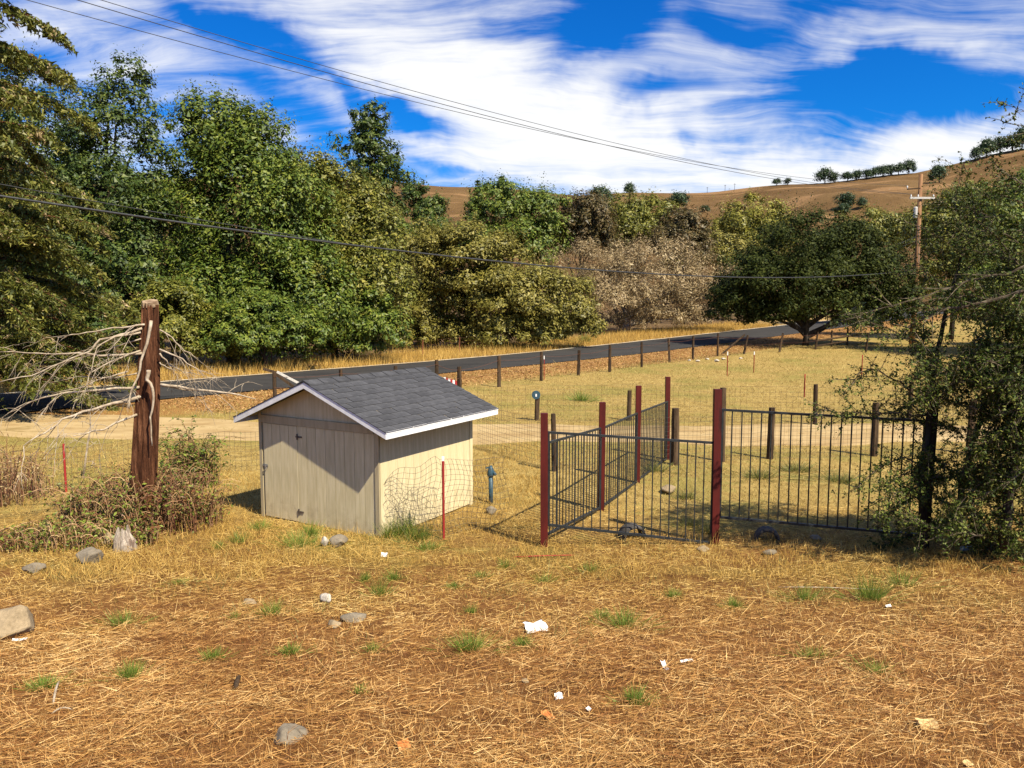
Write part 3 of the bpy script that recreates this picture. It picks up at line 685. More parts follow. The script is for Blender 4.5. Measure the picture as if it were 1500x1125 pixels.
# single steel posts in the field
def tpost(px, pb, pt, label, white=True, mat='tpost_red', group=None):
    q = G(px, pb); t = thing('steel_post', label, 'post', q, 0, group); h_ = P(0, pt, q.y).z-q.z
    MB().bar((0, 0, -.1), (0, 0, h_*.85 if white else h_), .035).bar((0, -.025, -.05), (0, -.025, h_*.84), .012, .04).build('shaft', M[mat], t)
    if white: MB().bar((0, 0, h_*.85), (0, 0, h_), .04).build('white_tip', M['tpost_white'], t)
tpost(1065, 551, 515, 'white tipped red steel post in the field near scattered white stones')
tpost(1104, 546, 515, 'white tipped red steel post in the field in front of dark oak trunk')
tpost(1178, 582, 548, 'plain thin red steel post in the open field beside a taller wooden post', False)
tpost(1262, 552, 520, 'thin red steel post at the edge of the dark oak shade', False)
tpost(797, 556, 521, 'white tipped red steel post leaning on a roadside fence post', True)

# ------------------------------------------------------------------ utility pole and lines
PY = 62.; pb_ = P(1344, 405, PY); pt_ = P(1349, 255, PY); pz = float(gz(pb_.x, PY))
pole = thing('utility_pole', 'tall brown wooden utility pole with pale crossarm rising behind the dark oak', 'utility pole', (pb_.x-.2, PY, pz))
po = Vector(pole.location); topz = pt_.z
MB().tube([(0, 0, -.5), (.12, 0, 5), (pt_.x-po.x, 0, topz-po.z)], [.21, .19, .14], 10).build('shaft', M['pole_wood'], pole, True)
ca = P(1333, 290, PY-.2)-po; cb = P(1369, 290, PY-.2)-po
MB().bar(ca, cb, .12, .15).build('crossarm', M['grey_wood'], pole)
la = P(1329, 277, PY-.2)-po; lb = P(1348, 276, PY-.2)-po
MB().bar(la, lb, .09, .1).build('side_arm', M['wood_post'], pole)
ins = []
for q in (ca+(cb-ca)*.04, ca+(cb-ca)*.33, ca+(cb-ca)*.95, la):
    MB().tube([q+Vector((0, 0, .05)), q+Vector((0, 0, .16)), q+Vector((0, 0, .26))], [.03, .06, .035], 7).build('insulator', M['tpost_white'], pole); ins.append(q+Vector((0, 0, .28))+po)
tb = P(1341, 311, PY-.25)-po
tfm = MB().tube([tb+Vector((0, 0, -.42)), tb+Vector((0, 0, -.38)), tb+Vector((0, 0, .36)), tb+Vector((0, 0, .42))], [.13, .15, .15, .10], 12).build('transformer', M['grey_wood'], pole)
MB().tube([P(1346, 330, PY-.3)-po, P(1346, 385, PY-.3)-po], .025, 5).build('conduit', M['metal'], pole)
def line(name, label, a, b, t1, aa, sag, r, mat, n=60, cat='wire'):
    pts = [Vector((a.x+(b[0]-a.x)*t, a.y+(b[1]-a.y)*t, a.z+aa*t-sag*t*(1-t))) for t in np.linspace(0, t1, n)]
    o = MB().tube(off(pts, a), r, 5, False).build(name, M[mat], None, True); o.location = a
    return tag(o, label, cat)
E_ = (-22, 14)
line('power_line', 'topmost thin power line slanting down across the sky to the pole', ins[1], (-22, 14), 1.12, 10.5+.95-ins[1].z, 6.2, .011, 'line_wire')
line('power_line', 'middle thin power line slanting across the sky, close below the topmost', ins[0], (-22, 13.6), 1.12, 10.5+.7-ins[0].z, 6.4, .013, 'line_wire')
line('power_line', 'lowest thin power line in the sky, running to the short side arm', ins[3], (-22, 13.6), 1.12, 10.5+.1-ins[3].z, 6.4, .011, 'line_wire')
ta = P(1345, 395, PY)
line('telephone_cable', 'thick black sagging cable crossing low in front of the trees', ta, (-22, 14), 1.12, 4.4+1.24-ta.z, 7.16, .034, 'cable', cat='cable')
pts = []
for t in np.linspace(.70, 1.1, 30):
    k_ = (t-.70)/.15; pts.append(Vector((ta.x+(-22-ta.x)*t, ta.y+(14-ta.y)*t, ta.z+(5.64-ta.z)*t-7.16*t*(1-t)+.02+.30*max(0, k_))))
o = MB().tube(off(pts, pts[0]), .012, 5, False).build('service_wire', M['cable'], None, True); o.location = pts[0]
tag(o, 'thin black wire just above the thick cable, merging into it before the big trees', 'wire')
for dz_, wd_ in ((345, 'upper'), (351, 'lower')):
    a = P(1346, dz_, PY); b = P(1180, dz_+55, PY+32)
    o = MB().tube([Vector((0, 0, 0)), (b-a)*.5+Vector((0, 0, -.5)), b-a], .022, 4, False).build('service_wire', M['grey_wood']); o.location = a
    tag(o, wd_+' of two short grey wires slanting down from the utility pole behind oak', 'wire')

# ------------------------------------------------------------------ trees
def clump_leaves(cent, rad, n, size, out, flat=.8, hang=0, upb=.55):
    """n leaves spread over one clump"""
    d = unit(n); r = rng.random(n)**.45
    p = cent+d*np.array(rad)*r[:, None]
    if hang: p[:, 2] -= np.abs(rng.normal(0, hang, n))
    nr = d*.8+out*.5+np.array((0, 0, upb))+rng.normal(0, .33, (n, 3)); nr /= np.linalg.norm(nr, axis=1, keepdims=True)
    return p, nr, size*rng.gamma(6, 1/6, n).clip(.45, 1.9)
def crown_from_blobs(name, blobs, nleaf, size, mat, clump=.55, hang=0, loose=0., wid=.5, density_bottom=1.0, inner=.3):
    """blobs: world ellipsoids (c, (rx,ry,rz)); leaves gathered in clumps near their surfaces"""
    area = np.array([(b[1][0]*b[1][1]+b[1][0]*b[1][2]+b[1][1]*b[1][2]) for b in blobs]); area /= area.sum()
    V = []
    for b, a in zip(blobs, area):
        c = np.array(b[0]); r = np.array(b[1]); nl = int(nleaf*a)
        rc = clump*float(np.mean(r))
        ncl = max(6, int(2.6*((r.mean()/rc)**2)*3.4)); per = max(4, nl//ncl)
        d = unit(ncl); d[:, 2] = np.where(d[:, 2] < -.55, -d[:, 2], d[:, 2])
        rr = np.where(rng.random(ncl) < inner, rng.uniform(.35, .78, ncl), rng.uniform(.78, 1.06+loose, ncl))
        for k_ in range(ncl):
            cc = c+d[k_]*r*rr[k_]; s = rc*rng.uniform(.55, 1.2)
            p, n_, sz = clump_leaves(cc, (s, s, s*(.75+hang)), per, size, d[k_], hang=hang*s*.6)
            V.append(leaftris(p, n_, sz, wid))
            # a few stray sprigs beyond the clump
            m_ = max(2, per//14); p2 = cc+d[k_]*s*rng.uniform(.8, 1.35, (m_, 1))+rng.normal(0, s*.18, (m_, 3))
            V.append(leaftris(p2, unit(m_), size*rng.uniform(.5, .85, m_), wid))
    return tris(name, np.concatenate(V), mat)
def limbs(base, heads, r0, mb, bend=.12, n=7, sides=7, fork=.35):
    for hpt in heads:
        hpt = Vector(hpt); a = Vector(base); f = random.uniform(fork*.6, fork*1.3)
        jn = Vector((a.x, a.y, a.z+(hpt.z-a.z)*f))
        pts = [a, a+(jn-a)*.5]
        for t in np.linspace(0, 1, n):
            q = jn+(hpt-jn)*t; q.z += bend*(hpt-jn).length*math.sin(math.pi*t)*.5
            q += Vector((random.uniform(-1, 1), random.uniform(-1, 1), 0))*.03*(hpt-jn).length*(t > 0)*(t < 1); pts.append(q)
        rr = [r0*.62*(1-.9*i/(len(pts)-1)) for i in range(len(pts))]
        mb.tube(pts, rr, sides)
def tree(name, label, blobs_px, Y, base_px, mat, nleaf, leaf_px, bark='bark_dark', group=None, clump=.5, hang=0, depth=.85, trunk_r=.22, loose=.05, jitter=.12, cat='tree', wid=.5, inner=.3, base_y=None, heads=None):
    k_ = Y/F; bl = []
    yb = Y if base_y is None else base_y
    bx = P(base_px, 450, yb).x; base = Vector((bx, yb, float(gz(bx, yb)) if yb < 135 else float(hz(bx, yb))))
    for i, (px, py, rx, ry) in enumerate(blobs_px):
        yy = Y+random.uniform(-1, 1)*jitter*rx*k_*2; c = P(px, py, yy)-base
        bl.append((tuple(c), (rx*k_, rx*k_*depth, ry*k_)))
    t = thing(name, label, cat, base, 0, group)
    mb = MB(); topc = max(bl, key=lambda b: b[0][2])
    tp = Vector(topc[0])
    pts = [Vector((tp.x*s*.7+.1*math.sin(4*s), tp.y*s*.7, -.3+(tp.z*.95+.3)*s)) for s in np.linspace(0, 1, 8)]
    mb.tube(pts, [trunk_r*(1.25 if i == 0 else 1-.85*i/7) for i in range(8)], 8)
    limbs((0, 0, 0), [b[0] for b in bl]+[(b[0][0]+random.uniform(-.6, .6)*b[1][0], b[0][1]+random.uniform(-.6, .6)*b[1][1], b[0][2]+random.uniform(0, .7)*b[1][2]) for b in bl], trunk_r, mb)
    mb.build('trunk', M[bark], t, True)
    link('crown', crown_from_blobs('crown', bl, int(nleaf*2.1), leaf_px*k_*.62, M[mat], clump, hang, loose, wid, inner=inner), t)
    return t
GR = 'trees along the creek beyond the road'
tree('broadleaf_tree', 'tall deep green broadleaf tree beside the drooping conifer, beyond the road', [(60, 330, 95, 130), (165, 260, 85, 120), (185, 150, 42, 60), (110, 430, 110, 90), (205, 390, 75, 110), (20, 200, 80, 100), (-90, 320, 100, 150)], 44, 120, 'lf_deep', 46000, 4.2, group=GR, clump=.34, trunk_r=.35)
tree('broadleaf_tree', 'tallest rounded green tree of the creek row, leaves hanging in thick curtains', [(310, 205, 58, 62), (370, 215, 52, 55), (290, 320, 55, 105), (360, 310, 80, 100), (425, 320, 62, 80), (320, 440, 85, 75), (430, 430, 85, 75), (380, 500, 80, 35)], 45, 340, 'lf_mid', 50000, 4.2, group=GR, clump=.32, hang=.5, trunk_r=.38)
tree('broadleaf_tree', 'olive green tree sloping down from the tallest tree towards the road', [(455, 290, 50, 62), (510, 315, 55, 55), (470, 400, 75, 70), (545, 350, 48, 55), (550, 420, 50, 60), (500, 450, 60, 60)], 48, 490, 'lf_olive', 34000, 3.9, group=GR, clump=.33, hang=.3)
tree('slender_tree', 'slender open dark tree standing up alone above the creek row', [(541, 178, 20, 24), (535, 215, 32, 26), (552, 248, 36, 24), (548, 285, 42, 34)], 62, 545, 'lf_deep', 6500, 4.0, group=GR, clump=.42, loose=.35, trunk_r=.2)
tree('small_tree', 'small dark green tree in front of the bare brown slope', [(608, 292, 20, 24), (636, 308, 20, 20), (618, 330, 34, 26)], 84, 615, 'lf_deep', 5500, 3.2, group=GR, clump=.45)
tree('willow_bush', 'broad olive willow thicket with fine leaves behind the verge fence', [(615, 395, 60, 62), (690, 390, 80, 58), (765, 440, 75, 52), (835, 455, 46, 44), (680, 458, 100, 48), (595, 465, 50, 45), (600, 492, 50, 22), (670, 490, 62, 24), (745, 487, 62, 26), (805, 482, 46, 24), (850, 478, 34, 20)], 58, 690, 'lf_willow', 62000, 3.6, group=None, clump=.36, depth=.6, trunk_r=.18, cat='bush', wid=.45)
tree('broadleaf_tree', 'dark green tree with a flat crown behind the willow thicket', [(735, 300, 46, 34), (785, 322, 52, 40), (700, 325, 26, 40), (770, 362, 58, 38), (735, 360, 50, 30)], 92, 750, 'lf_mid', 17000, 3.2, group=GR, clump=.36)
tree('broadleaf_tree', 'bronze tinged round tree behind the pale bare bush', [(850, 318, 48, 30), (838, 345, 38, 34), (872, 350, 40, 32)], 95, 850, 'lf_brown', 11000, 3.2, group=GR, clump=.36, hang=.4)
tree('broadleaf_tree', 'loose grey olive tree next to the bronze tree', [(920, 325, 40, 34), (958, 325, 36, 30), (900, 345, 30, 34), (950, 350, 50, 28)], 99, 930, 'lf_olive', 10000, 3.0, group=GR, clump=.38, loose=.2)
tree('broadleaf_tree', 'compact dark olive tree behind the pale bare bush', [(1003, 340, 36, 32), (985, 360, 34, 28), (1020, 365, 30, 26)], 92, 1003, 'lf_brown', 8000, 3.1, group=GR, clump=.38)
tree('buckeye_bush', 'wide tan leafless looking bush with pale trunk near the road', [(870, 405, 62, 46), (945, 405, 85, 48), (1030, 425, 55, 46), (895, 445, 78, 34), (990, 447, 70, 34), (1075, 435, 40, 40), (870, 468, 44, 16), (960, 466, 60, 16), (1030, 462, 40, 16)], 78, 915, 'lf_tan', 40000, 2.7, bark='bark_tan', clump=.33, loose=.1, trunk_r=.3, cat='bush', wid=.3, depth=.7)
tree('broadleaf_tree', 'bright yellow green rounded tree in front of the brown hill', [(1100, 322, 46, 32), (1072, 345, 36, 28), (1130, 348, 36, 36), (1100, 355, 50, 30)], 122, 1100, 'lf_yellow', 12000, 2.9, group=GR, clump=.36)
tree('live_oak', 'broad dark spreading oak with forked trunk shading the roadside fence', [(1180, 372, 88, 54), (1115, 415, 66, 50), (1250, 385, 74, 56), (1292, 420, 48, 56), (1180, 425, 105, 48), (1074, 438, 38, 34), (1240, 448, 80, 34), (1140, 455, 50, 24), (1070, 455, 34, 24), (1120, 462, 40, 18), (1280, 462, 56, 24), (1320, 445, 30, 36)], 61, 1182, 'lf_oak', 56000, 3.0, clump=.30, depth=.8, trunk_r=.25, cat='oak')
tree('broadleaf_tree', 'grey green scrubby tree peeping over the dark oak', [(1275, 335, 40, 26), (1310, 345, 36, 30), (1345, 350, 36, 34)], 88, 1290, 'lf_olive', 7000, 3.0, group=GR, clump=.4, loose=.2)
tree('broadleaf_tree', 'yellow green leafy tree directly behind the utility pole', [(1380, 335, 46, 44), (1410, 300, 34, 30), (1385, 400, 50, 60), (1430, 370, 50, 70)], 68, 1395, 'lf_olive', 17000, 3.4, group=GR, clump=.34)
tree('broadleaf_tree', 'dense olive tree climbing the bank beside the utility pole', [(1470, 310, 50, 46), (1510, 330, 60, 70), (1460, 390, 60, 70), (1490, 440, 90, 60), (1600, 360, 80, 100)], 52, 1500, 'lf_mid', 24000, 3.6, group=GR, clump=.34)
tree('broadleaf_tree', 'shaded dark tree filling the gap behind the deep green tree', [(60, 380, 110, 100), (200, 340, 80, 90), (250, 420, 80, 80), (120, 290, 70, 70)], 58, 160, 'lf_deep', 20000, 4.4, group=GR, clump=.4)
tree('broadleaf_tree', 'mid green tree filling the gap behind the willow thicket', [(570, 370, 40, 50), (625, 375, 45, 40), (680, 365, 45, 35)], 75, 620, 'lf_mid', 12000, 3.6, group=GR, clump=.4)
tree('broadleaf_tree', 'low olive tree showing between pale bush and dark oak', [(1050, 370, 40, 26), (1090, 385, 45, 26), (1010, 385, 40, 24)], 100, 1060, 'lf_willow', 8000, 3.0, group=GR, clump=.4)
tree('broadleaf_tree', 'leafy green tree standing past the dense olive tree on the bank', [(1640, 330, 60, 60), (1700, 350, 70, 80), (1620, 410, 70, 70), (1720, 430, 80, 60)], 56, 1670, 'lf_mid', 14000, 4.2, group=GR, clump=.36)
# undergrowth along the creek
for (lab, bl, bx, mt, n) in [
    ('dark leafy shrub at the foot of the deep green tree', [(60, 500, 70, 42), (130, 495, 75, 48), (-40, 480, 80, 60)], 100, 'lf_deep', 13000),
    ('olive brown shrub beside the leaf litter patch', [(245, 480, 62, 58), (300, 500, 50, 36)], 250, 'lf_olive', 11000),
    ('green shrub overhanging the red leaf litter', [(350, 490, 52, 42), (420, 488, 60, 38), (385, 470, 50, 40)], 385, 'lf_mid', 13000),
    ('mixed green shrub at the foot of the olive tree', [(490, 470, 42, 44), (535, 465, 40, 46), (560, 485, 40, 32), (510, 500, 50, 22), (455, 500, 40, 24)], 510, 'lf_mid', 10000)]:
    tree('creek_shrub', lab, bl, 40.5 if bx < 420 else 46, bx, mt, int(n*1.3), 3.8, group='shrubs along the creek', clump=.36, trunk_r=.1, cat='shrub', depth=.6)
# conifer spires
def conifer(name, label, px, ptop, pbase, Y, nl, size, mat, wpx, group=None):
    b = P(px, pbase, Y); t = P(px, ptop, Y); bz = float(gz(b.x, Y)) if Y < 135 else float(hz(b.x, Y)); h_ = t.z-bz
    o = thing(name, label, 'tree', (b.x, Y, bz), 0, group)
    MB().tube([(0, 0, -.2), (0, 0, h_*.5), (0, 0, h_)], [.25, .15, .02], 6).build('trunk', M['bark_dark'], o)
    V = []; wr = wpx*Y/F; zb = b.z-bz
    for k_ in range(13):
        f = k_/13; z = zb+(h_-zb)*f; r = wr*(1-f)**.9+.12
        m_ = nl//13; a = rng.random(m_)*2*math.pi; q = np.round(a/(2*math.pi)*7)/7*2*math.pi+k_*.7+rng.normal(0, .18, m_); rr = r*rng.random(m_)**.6
        p = np.stack([np.cos(q)*rr, np.sin(q)*rr, z-rr*.25+rng.normal(0, .10, m_)*wr*.4], 1)
        V.append(leafquads(p, unit(m_)*.5+np.array((0, 0, .8)), size*rng.uniform(.6, 1.3, m_), .4))
    link('crown', quads('crown', np.concatenate(V), M[mat]), o)
conifer('conifer_tree', 'taller pointed conifer tip poking above the flat crowned tree', 735, 255, 315, 105, 1500, .26, 'lf_deep', 14)
conifer('conifer_tree', 'shorter pointed conifer tip beside the taller one', 700, 261, 320, 107, 1300, .26, 'lf_deep', 12)

# drooping conifer at the edge of the photograph
RY = 25.
rb = P(-48, 500, RY); rbz = float(gz(rb.x, RY))
rw = thing('redwood_tree', 'tall conifer with drooping sprays and brown dead needles beside the driveway', 'tree', (rb.x, RY, rbz)); ro = Vector(rw.location)
mb = MB(); mb.tube([(0, 0, -.3), (.1, 0, 6), (.15, 0, 18)], [.5, .36, .08], 10)
Vg, Vd = [], []
rr_ = random.Random(5)
nb = 0
for k_ in range(86):
    z = 1.5+15.5*(k_/86); a = k_*2.4+rr_.uniform(-.3, .3); Lb = (4.2*(1-(z/23)**2)+.3)*rr_.uniform(.7, 1.1)
    dr = Vector((math.cos(a), math.sin(a), 0)); st_ = Vector((.1, 0, z)); pts = []
    droop = rr_.uniform(.25, .5)
    for t in np.linspace(0, 1, 8): pts.append(st_+dr*Lb*t+Vector((0, 0, .5*t-droop*Lb*t*t)))
    mb.tube(pts, [.05*(1-.85*t)+.006 for t in np.linspace(0, 1, 8)], 5)
    nsp = int(27*Lb)
    for j in range(nsp):
        t = rr_.uniform(.18, 1.0); i_ = min(6, int(t*7)); q = pts[i_]+(pts[i_+1]-pts[i_])*(t*7-i_)
        side = dr.cross(Vector((0, 0, 1)))*rr_.uniform(-1, 1); ln = rr_.uniform(.35, .8)
        ax = (dr*.5+side+Vector((0, 0, -.75))).normalized(); m_ = 18
        tt = rng.random(m_); p = np.array(q)+np.array(ax)*(tt*ln)[:, None]+rng.normal(0, .055, (m_, 3))
        axs = np.array(ax)*.7+rng.normal(0, .45, (m_, 3)); axs /= np.linalg.norm(axs, axis=1, keepdims=True)
        lq = leaftris(p, unit(m_), rng.uniform(.06, .125, m_), .36, axs)
        (Vd if rr_.random() < .07 else Vg).append(lq)
for k_ in range(34):
    z = rr_.uniform(1.0, 7.0); a = rr_.uniform(-1.1, .5); Lb = rr_.uniform(3.4, 5.0); dr = Vector((math.cos(a), math.sin(a), 0)); droop = rr_.uniform(.12, .22)
    pts = [Vector((.1, 0, z))+dr*Lb*t+Vector((0, 0, .5*t-droop*Lb*t*t*1.6)) for t in np.linspace(0, 1, 8)]
    mb.tube(pts, [.045*(1-.85*t)+.006 for t in np.linspace(0, 1, 8)], 5)
    for j in range(95):
        t = rr_.uniform(.25, 1.0); i_ = min(6, int(t*7)); q = pts[i_]+(pts[i_+1]-pts[i_])*(t*7-i_)
        side = dr.cross(Vector((0, 0, 1)))*rr_.uniform(-1, 1); ln = rr_.uniform(.3, .75); ax = (dr*.6+side+Vector((0, 0, -.6))).normalized(); m_ = 17
        tt = rng.random(m_); p = np.array(q)+np.array(ax)*(tt*ln)[:, None]+rng.normal(0, .05, (m_, 3)); axs = np.array(ax)*.7+rng.normal(0, .45, (m_, 3)); axs /= np.linalg.norm(axs, axis=1, keepdims=True)
        (Vd if rr_.random() < .05 else Vg).append(leaftris(p, unit(m_)*.7+np.array((0, 0, .5)), rng.uniform(.045, .095, m_), .36, axs))
mb.build('trunk', M['bark_red'], rw, True)
link('crown', tris('crown', np.concatenate(Vg), M['lf_needle']), rw)
link('dead_needles', tris('dead_needles', np.concatenate(Vd), M['lf_tan']), rw)

# hill trees
def hill_hit(px, py):
    r = ray(px, py); c = Vector((0, 0, CAMZ)); t = 130.
    while t < 720:
        q = c+r*t
        if q.z < float(hz(q.x, q.y)): return q
        t += 2
    q = P(px, py, HYC-6); return Vector((q.x, q.y, float(hz(q.x, q.y))))
protos = []
for v in range(3):
    bl = [((random.uniform(-.4, .4), random.uniform(-.4, .4), .55+random.uniform(-.1, .3)), (.62, .6, .5)) for _ in range(4)]+[((0, 0, .95), (.55, .5, .42))]
    protos.append((crown_from_blobs('crown', bl, 1500, .085, M['lf_hill'], .4), MB().tube([(0, 0, -.2), (0, 0, .4), (.1, 0, .8)], [.07, .06, .03], 6).mesh('trunk', M['bark_dark'])))
HT = [(878, 300, 15, 'taller of two trees on the saddle of the ridge'), (893, 301, 10, 'smaller tree leaning against its taller twin on the ridge saddle'), (922, 288, 9, 'round lone tree standing on the ridge skyline near tiny poles'),
      (993, 309, 17, 'wide dark tree below the ridge above the compact olive tree'), (1032, 311, 6, 'small round bush on the slope beside the wide dark tree'),
      (1138, 267, 6, 'small bush on the bald skyline, one of a lone pair'), (1154, 267, 6, 'small bush on the bald skyline, one of a lone pair'),
      (1243, 305, 16, 'clump of scrub in the gully of the brown hill'), (1262, 306, 9, 'small scrub beside the gully clump'), (1234, 318, 12, 'pale low scrub below the gully clump'), (1376, 268, 11, 'lone dark tree on the upper slope above the utility pole'), (1372, 256, 6, 'tiny tree just above the lone tree on the upper slope')]
GRID = 'trees lined up along the ridge crest'
for px, s in ((1207, 10), (1222, 10), (1240, 8), (1253, 7), (1267, 8), (1281, 8), (1291, 8), (1303, 10), (1314, 11), (1328, 9)): HT.append((px, None, s, 'dark tree in the long row along the hill crest'))
for px, s in ((1424, 10), (1441, 12), (1460, 13), (1478, 13), (1496, 14), (1515, 14)): HT.append((px, None, s, 'dark tree in the wood on the highest ridge'))
for i, (px, py, s, lab) in enumerate(HT):
    if py is None:
        X = (px-750)/F*HYC; py = 0; q = P(px, 300, HYC-8); q.z = float(hz(q.x, q.y))
    else: q = hill_hit(px, py)
    sc = s*q.y/F*random.uniform(1.0, 1.45)
    if 1135 < px < 1160: gname = 'lone pair of bushes on the bald skyline'
    elif 'long row' in lab: gname = GRID
    elif 'highest ridge' in lab: gname = 'wood on the highest ridge'
    else: gname = 'scattered trees on the hill'
    o = thing('hill_tree', lab, 'tree', q, random.uniform(0, 6), gname); o.scale = (sc*random.uniform(.95, 1.15), sc, sc*random.uniform(.9, 1.2))
    cm, tm = protos[i % 3]; link('crown', cm, o); link('trunk', tm, o)
for px, hgt, lab in ((1036, 8, 'tiny utility pole on the skyline, lowest on the ridge'), (1062, 9, 'tiny utility pole on the skyline, middle of three'), (1076, 9, 'tiny utility pole on the skyline, highest of three'), (846, 8, 'tiny mast alone on the ridge saddle')):
    q = P(px, 280, HYC-4); q.z = float(hz(q.x, q.y)); o = thing('ridge_pole', lab, 'pole', q)
    MB().tube([(0, 0, -1), (0, 0, hgt*.62)], .16, 5).build('shaft', M['bark_dark'], o); MB().bar((-.9, 0, hgt*.55), (.9, 0, hgt*.55), .2).build('crossarm', M['bark_dark'], o)

# ------------------------------------------------------------------ dead trunk with bleached branches
DY = G(208, 772).y
db = G(208, 772); dead = thing('dead_tree', 'tall broken reddish dead trunk with bare bleached branches beside the brambles', 'tree trunk', db)
def zp(x, y): return (x/2.617, 420+y/2.617)
ctr = [(207, 780, 27), (207, 755, 24), (209, 720, 21), (212, 680, 20), (215, 630, 18.5), (217, 580, 17), (218.5, 530, 15), (220, 480, 13.2), (220.5, 450, 12.4), (220.5, 446, 12)]
pts = [P(a, b, DY)-db for a, b, r in ctr]; kk = DY/F
fine = []; fr_ = []
for i in range(len(pts)-1):
    for t in np.linspace(0, 1, 6, endpoint=False): fine.append(pts[i].lerp(pts[i+1], t)); fr_.append((ctr[i][2]*(1-t)+ctr[i+1][2]*t)*kk*.84)
fine.append(pts[-1]); fr_.append(ctr[-1][2]*kk*.84)
rph = [random.uniform(0, 6.3) for _ in range(6)]
def bark_r(i, j):
    a = 2*math.pi*j/30
    return 1+.08*math.sin(5*a+rph[0]+i*.05)+.15*abs(math.sin(6*a+rph[1]+i*.03))-.16*max(0, math.sin(3*a+rph[2]-i*.015))**6-.12*max(0, math.sin(8*a+rph[3]+.02*i))**4+.04*math.sin(14*a+i*.3)
MB().tube(fine, fr_, 30, True, bark_r).build('trunk', M['bark_red'], dead, False)
cut = MB(); tpc = fine[-1]; r0 = fr_[-1]
cut.tube([tpc+Vector((0, 0, -.02)), tpc+Vector((0, -.02, .05))], [r0*1.04, r0*.98], 30, True, bark_r).build('cut_top', M['cut_wood'], dead)
BR = [([(555, 145), (500, 150), (400, 165), (300, 180), (220, 195)], .016, -.3), ([(545, 160), (460, 185), (380, 205), (340, 250), (240, 290), (120, 340), (0, 365)], .02, -.7),
      ([(540, 175), (440, 190), (370, 230), (345, 340)], .015, -.6), ([(545, 255), (430, 265), (300, 257), (150, 255), (0, 250)], .022, -.2), ([(540, 245), (420, 290), (340, 330), (330, 380)], .015, -.5),
      ([(535, 385), (400, 395), (240, 405), (150, 430), (30, 485)], .022, -.5), ([(540, 420), (430, 450), (320, 480), (240, 510), (170, 560), (90, 610)], .026, -1.0), ([(525, 490), (400, 545), (280, 572)], .02, -.8),
      ([(490, 325), (400, 350), (300, 390), (200, 410)], .013, -.4), ([(580, 130), (560, 220), (535, 320), (505, 400), (495, 470)], .026, -.35), ([(570, 320), (562, 360), (580, 375), (590, 420), (575, 500), (583, 610)], .032, -.30),
      ([(612, 165), (660, 195), (710, 245), (760, 275)], .013, .2), ([(612, 240), (680, 265), (740, 305), (780, 340)], .016, -.2), ([(612, 255), (650, 300), (700, 325), (780, 340)], .013, .1), ([(615, 375), (720, 388), (820, 402), (920, 415), (980, 430)], .024, .2), ([(612, 290), (640, 310), (675, 320)], .012, 0),
      ([(620, 380), (720, 396), (800, 400), (870, 410)], .014, .4), ([(540, 200), (450, 230), (340, 262), (220, 300), (90, 330)], .012, .3), ([(535, 330), (430, 350), (300, 345), (180, 370)], .012, .2)]
def twigs(mb, pts, r, n, ln, depth=1, down=.1):
    for _ in range(n):
        i = random.randrange(1, len(pts)-1) if len(pts) > 2 else 0
        a = pts[i].lerp(pts[min(i+1, len(pts)-1)], random.random()); d = (pts[min(i+1, len(pts)-1)]-pts[max(i-1, 0)]).normalized()
        v = (d*.8+Vector((random.uniform(-1, 1), random.uniform(-1, 1), random.uniform(-.9, .6)))).normalized(); l = ln*random.uniform(.5, 1.2)
        q = [a+v*l*t+Vector((0, 0, -down*l*t*t))+Vector((random.uniform(-1, 1), random.uniform(-1, 1), random.uniform(-1, 1)))*.04*l for t in (0, .33, .66, 1)]; q[0] = a
        mb.tube(q, [r*.55, r*.45, r*.35, r*.2], 4, False)
        if depth > 0: twigs(mb, q, r*.6, 3, ln*.5, depth-1, down)
for poly, r, dd in BR:
    n = len(poly); pp = []
    for i, (x, y) in enumerate(poly):
        a = zp(x, y); s_ = i/(n-1); pp.append(P(a[0], a[1], DY-.12*(1-s_)+dd*s_ if abs(dd) > .31 or n < 6 else DY-.28)-db)
    sm = []
    for i in range(n-1):
        for t in (0, .33, .66): sm.append(pp[i].lerp(pp[i+1], t)+Vector((random.uniform(-1, 1), random.uniform(-1, 1), random.uniform(-1, 1)))*.012)
    sm.append(pp[-1]); sm[0] = pp[0]
    mb = MB(); mb.tube(sm, [r*(1-.7*i/(len(sm)-1)) for i in range(len(sm))], 6)
    if r < .03: twigs(mb, sm, r*.5, 6, .5, 1, .25)
    mb.build('branch', M['twig_white'], dead, True)
# leaning bleached sapling
sb = G(*zp(318, 735)); sap = thing('dead_sapling', 'thin pale leafless sapling standing beside the dead trunk', 'sapling', sb)
spts = [Vector((0, 0, -.05))]+[P(*zp(x, y), sb.y-.1)-sb for x, y in ((325, 690), (335, 610), (347, 540), (345, 470))]
mb = MB(); mb.tube(spts, [.022, .02, .017, .013, .006], 6); mb.build('stem', M['twig_white'], sap)
mb = MB(); twigs(mb, spts, .014, 8, .35, 1, 0); mb.build('twigs', M['twig_white'], sap)
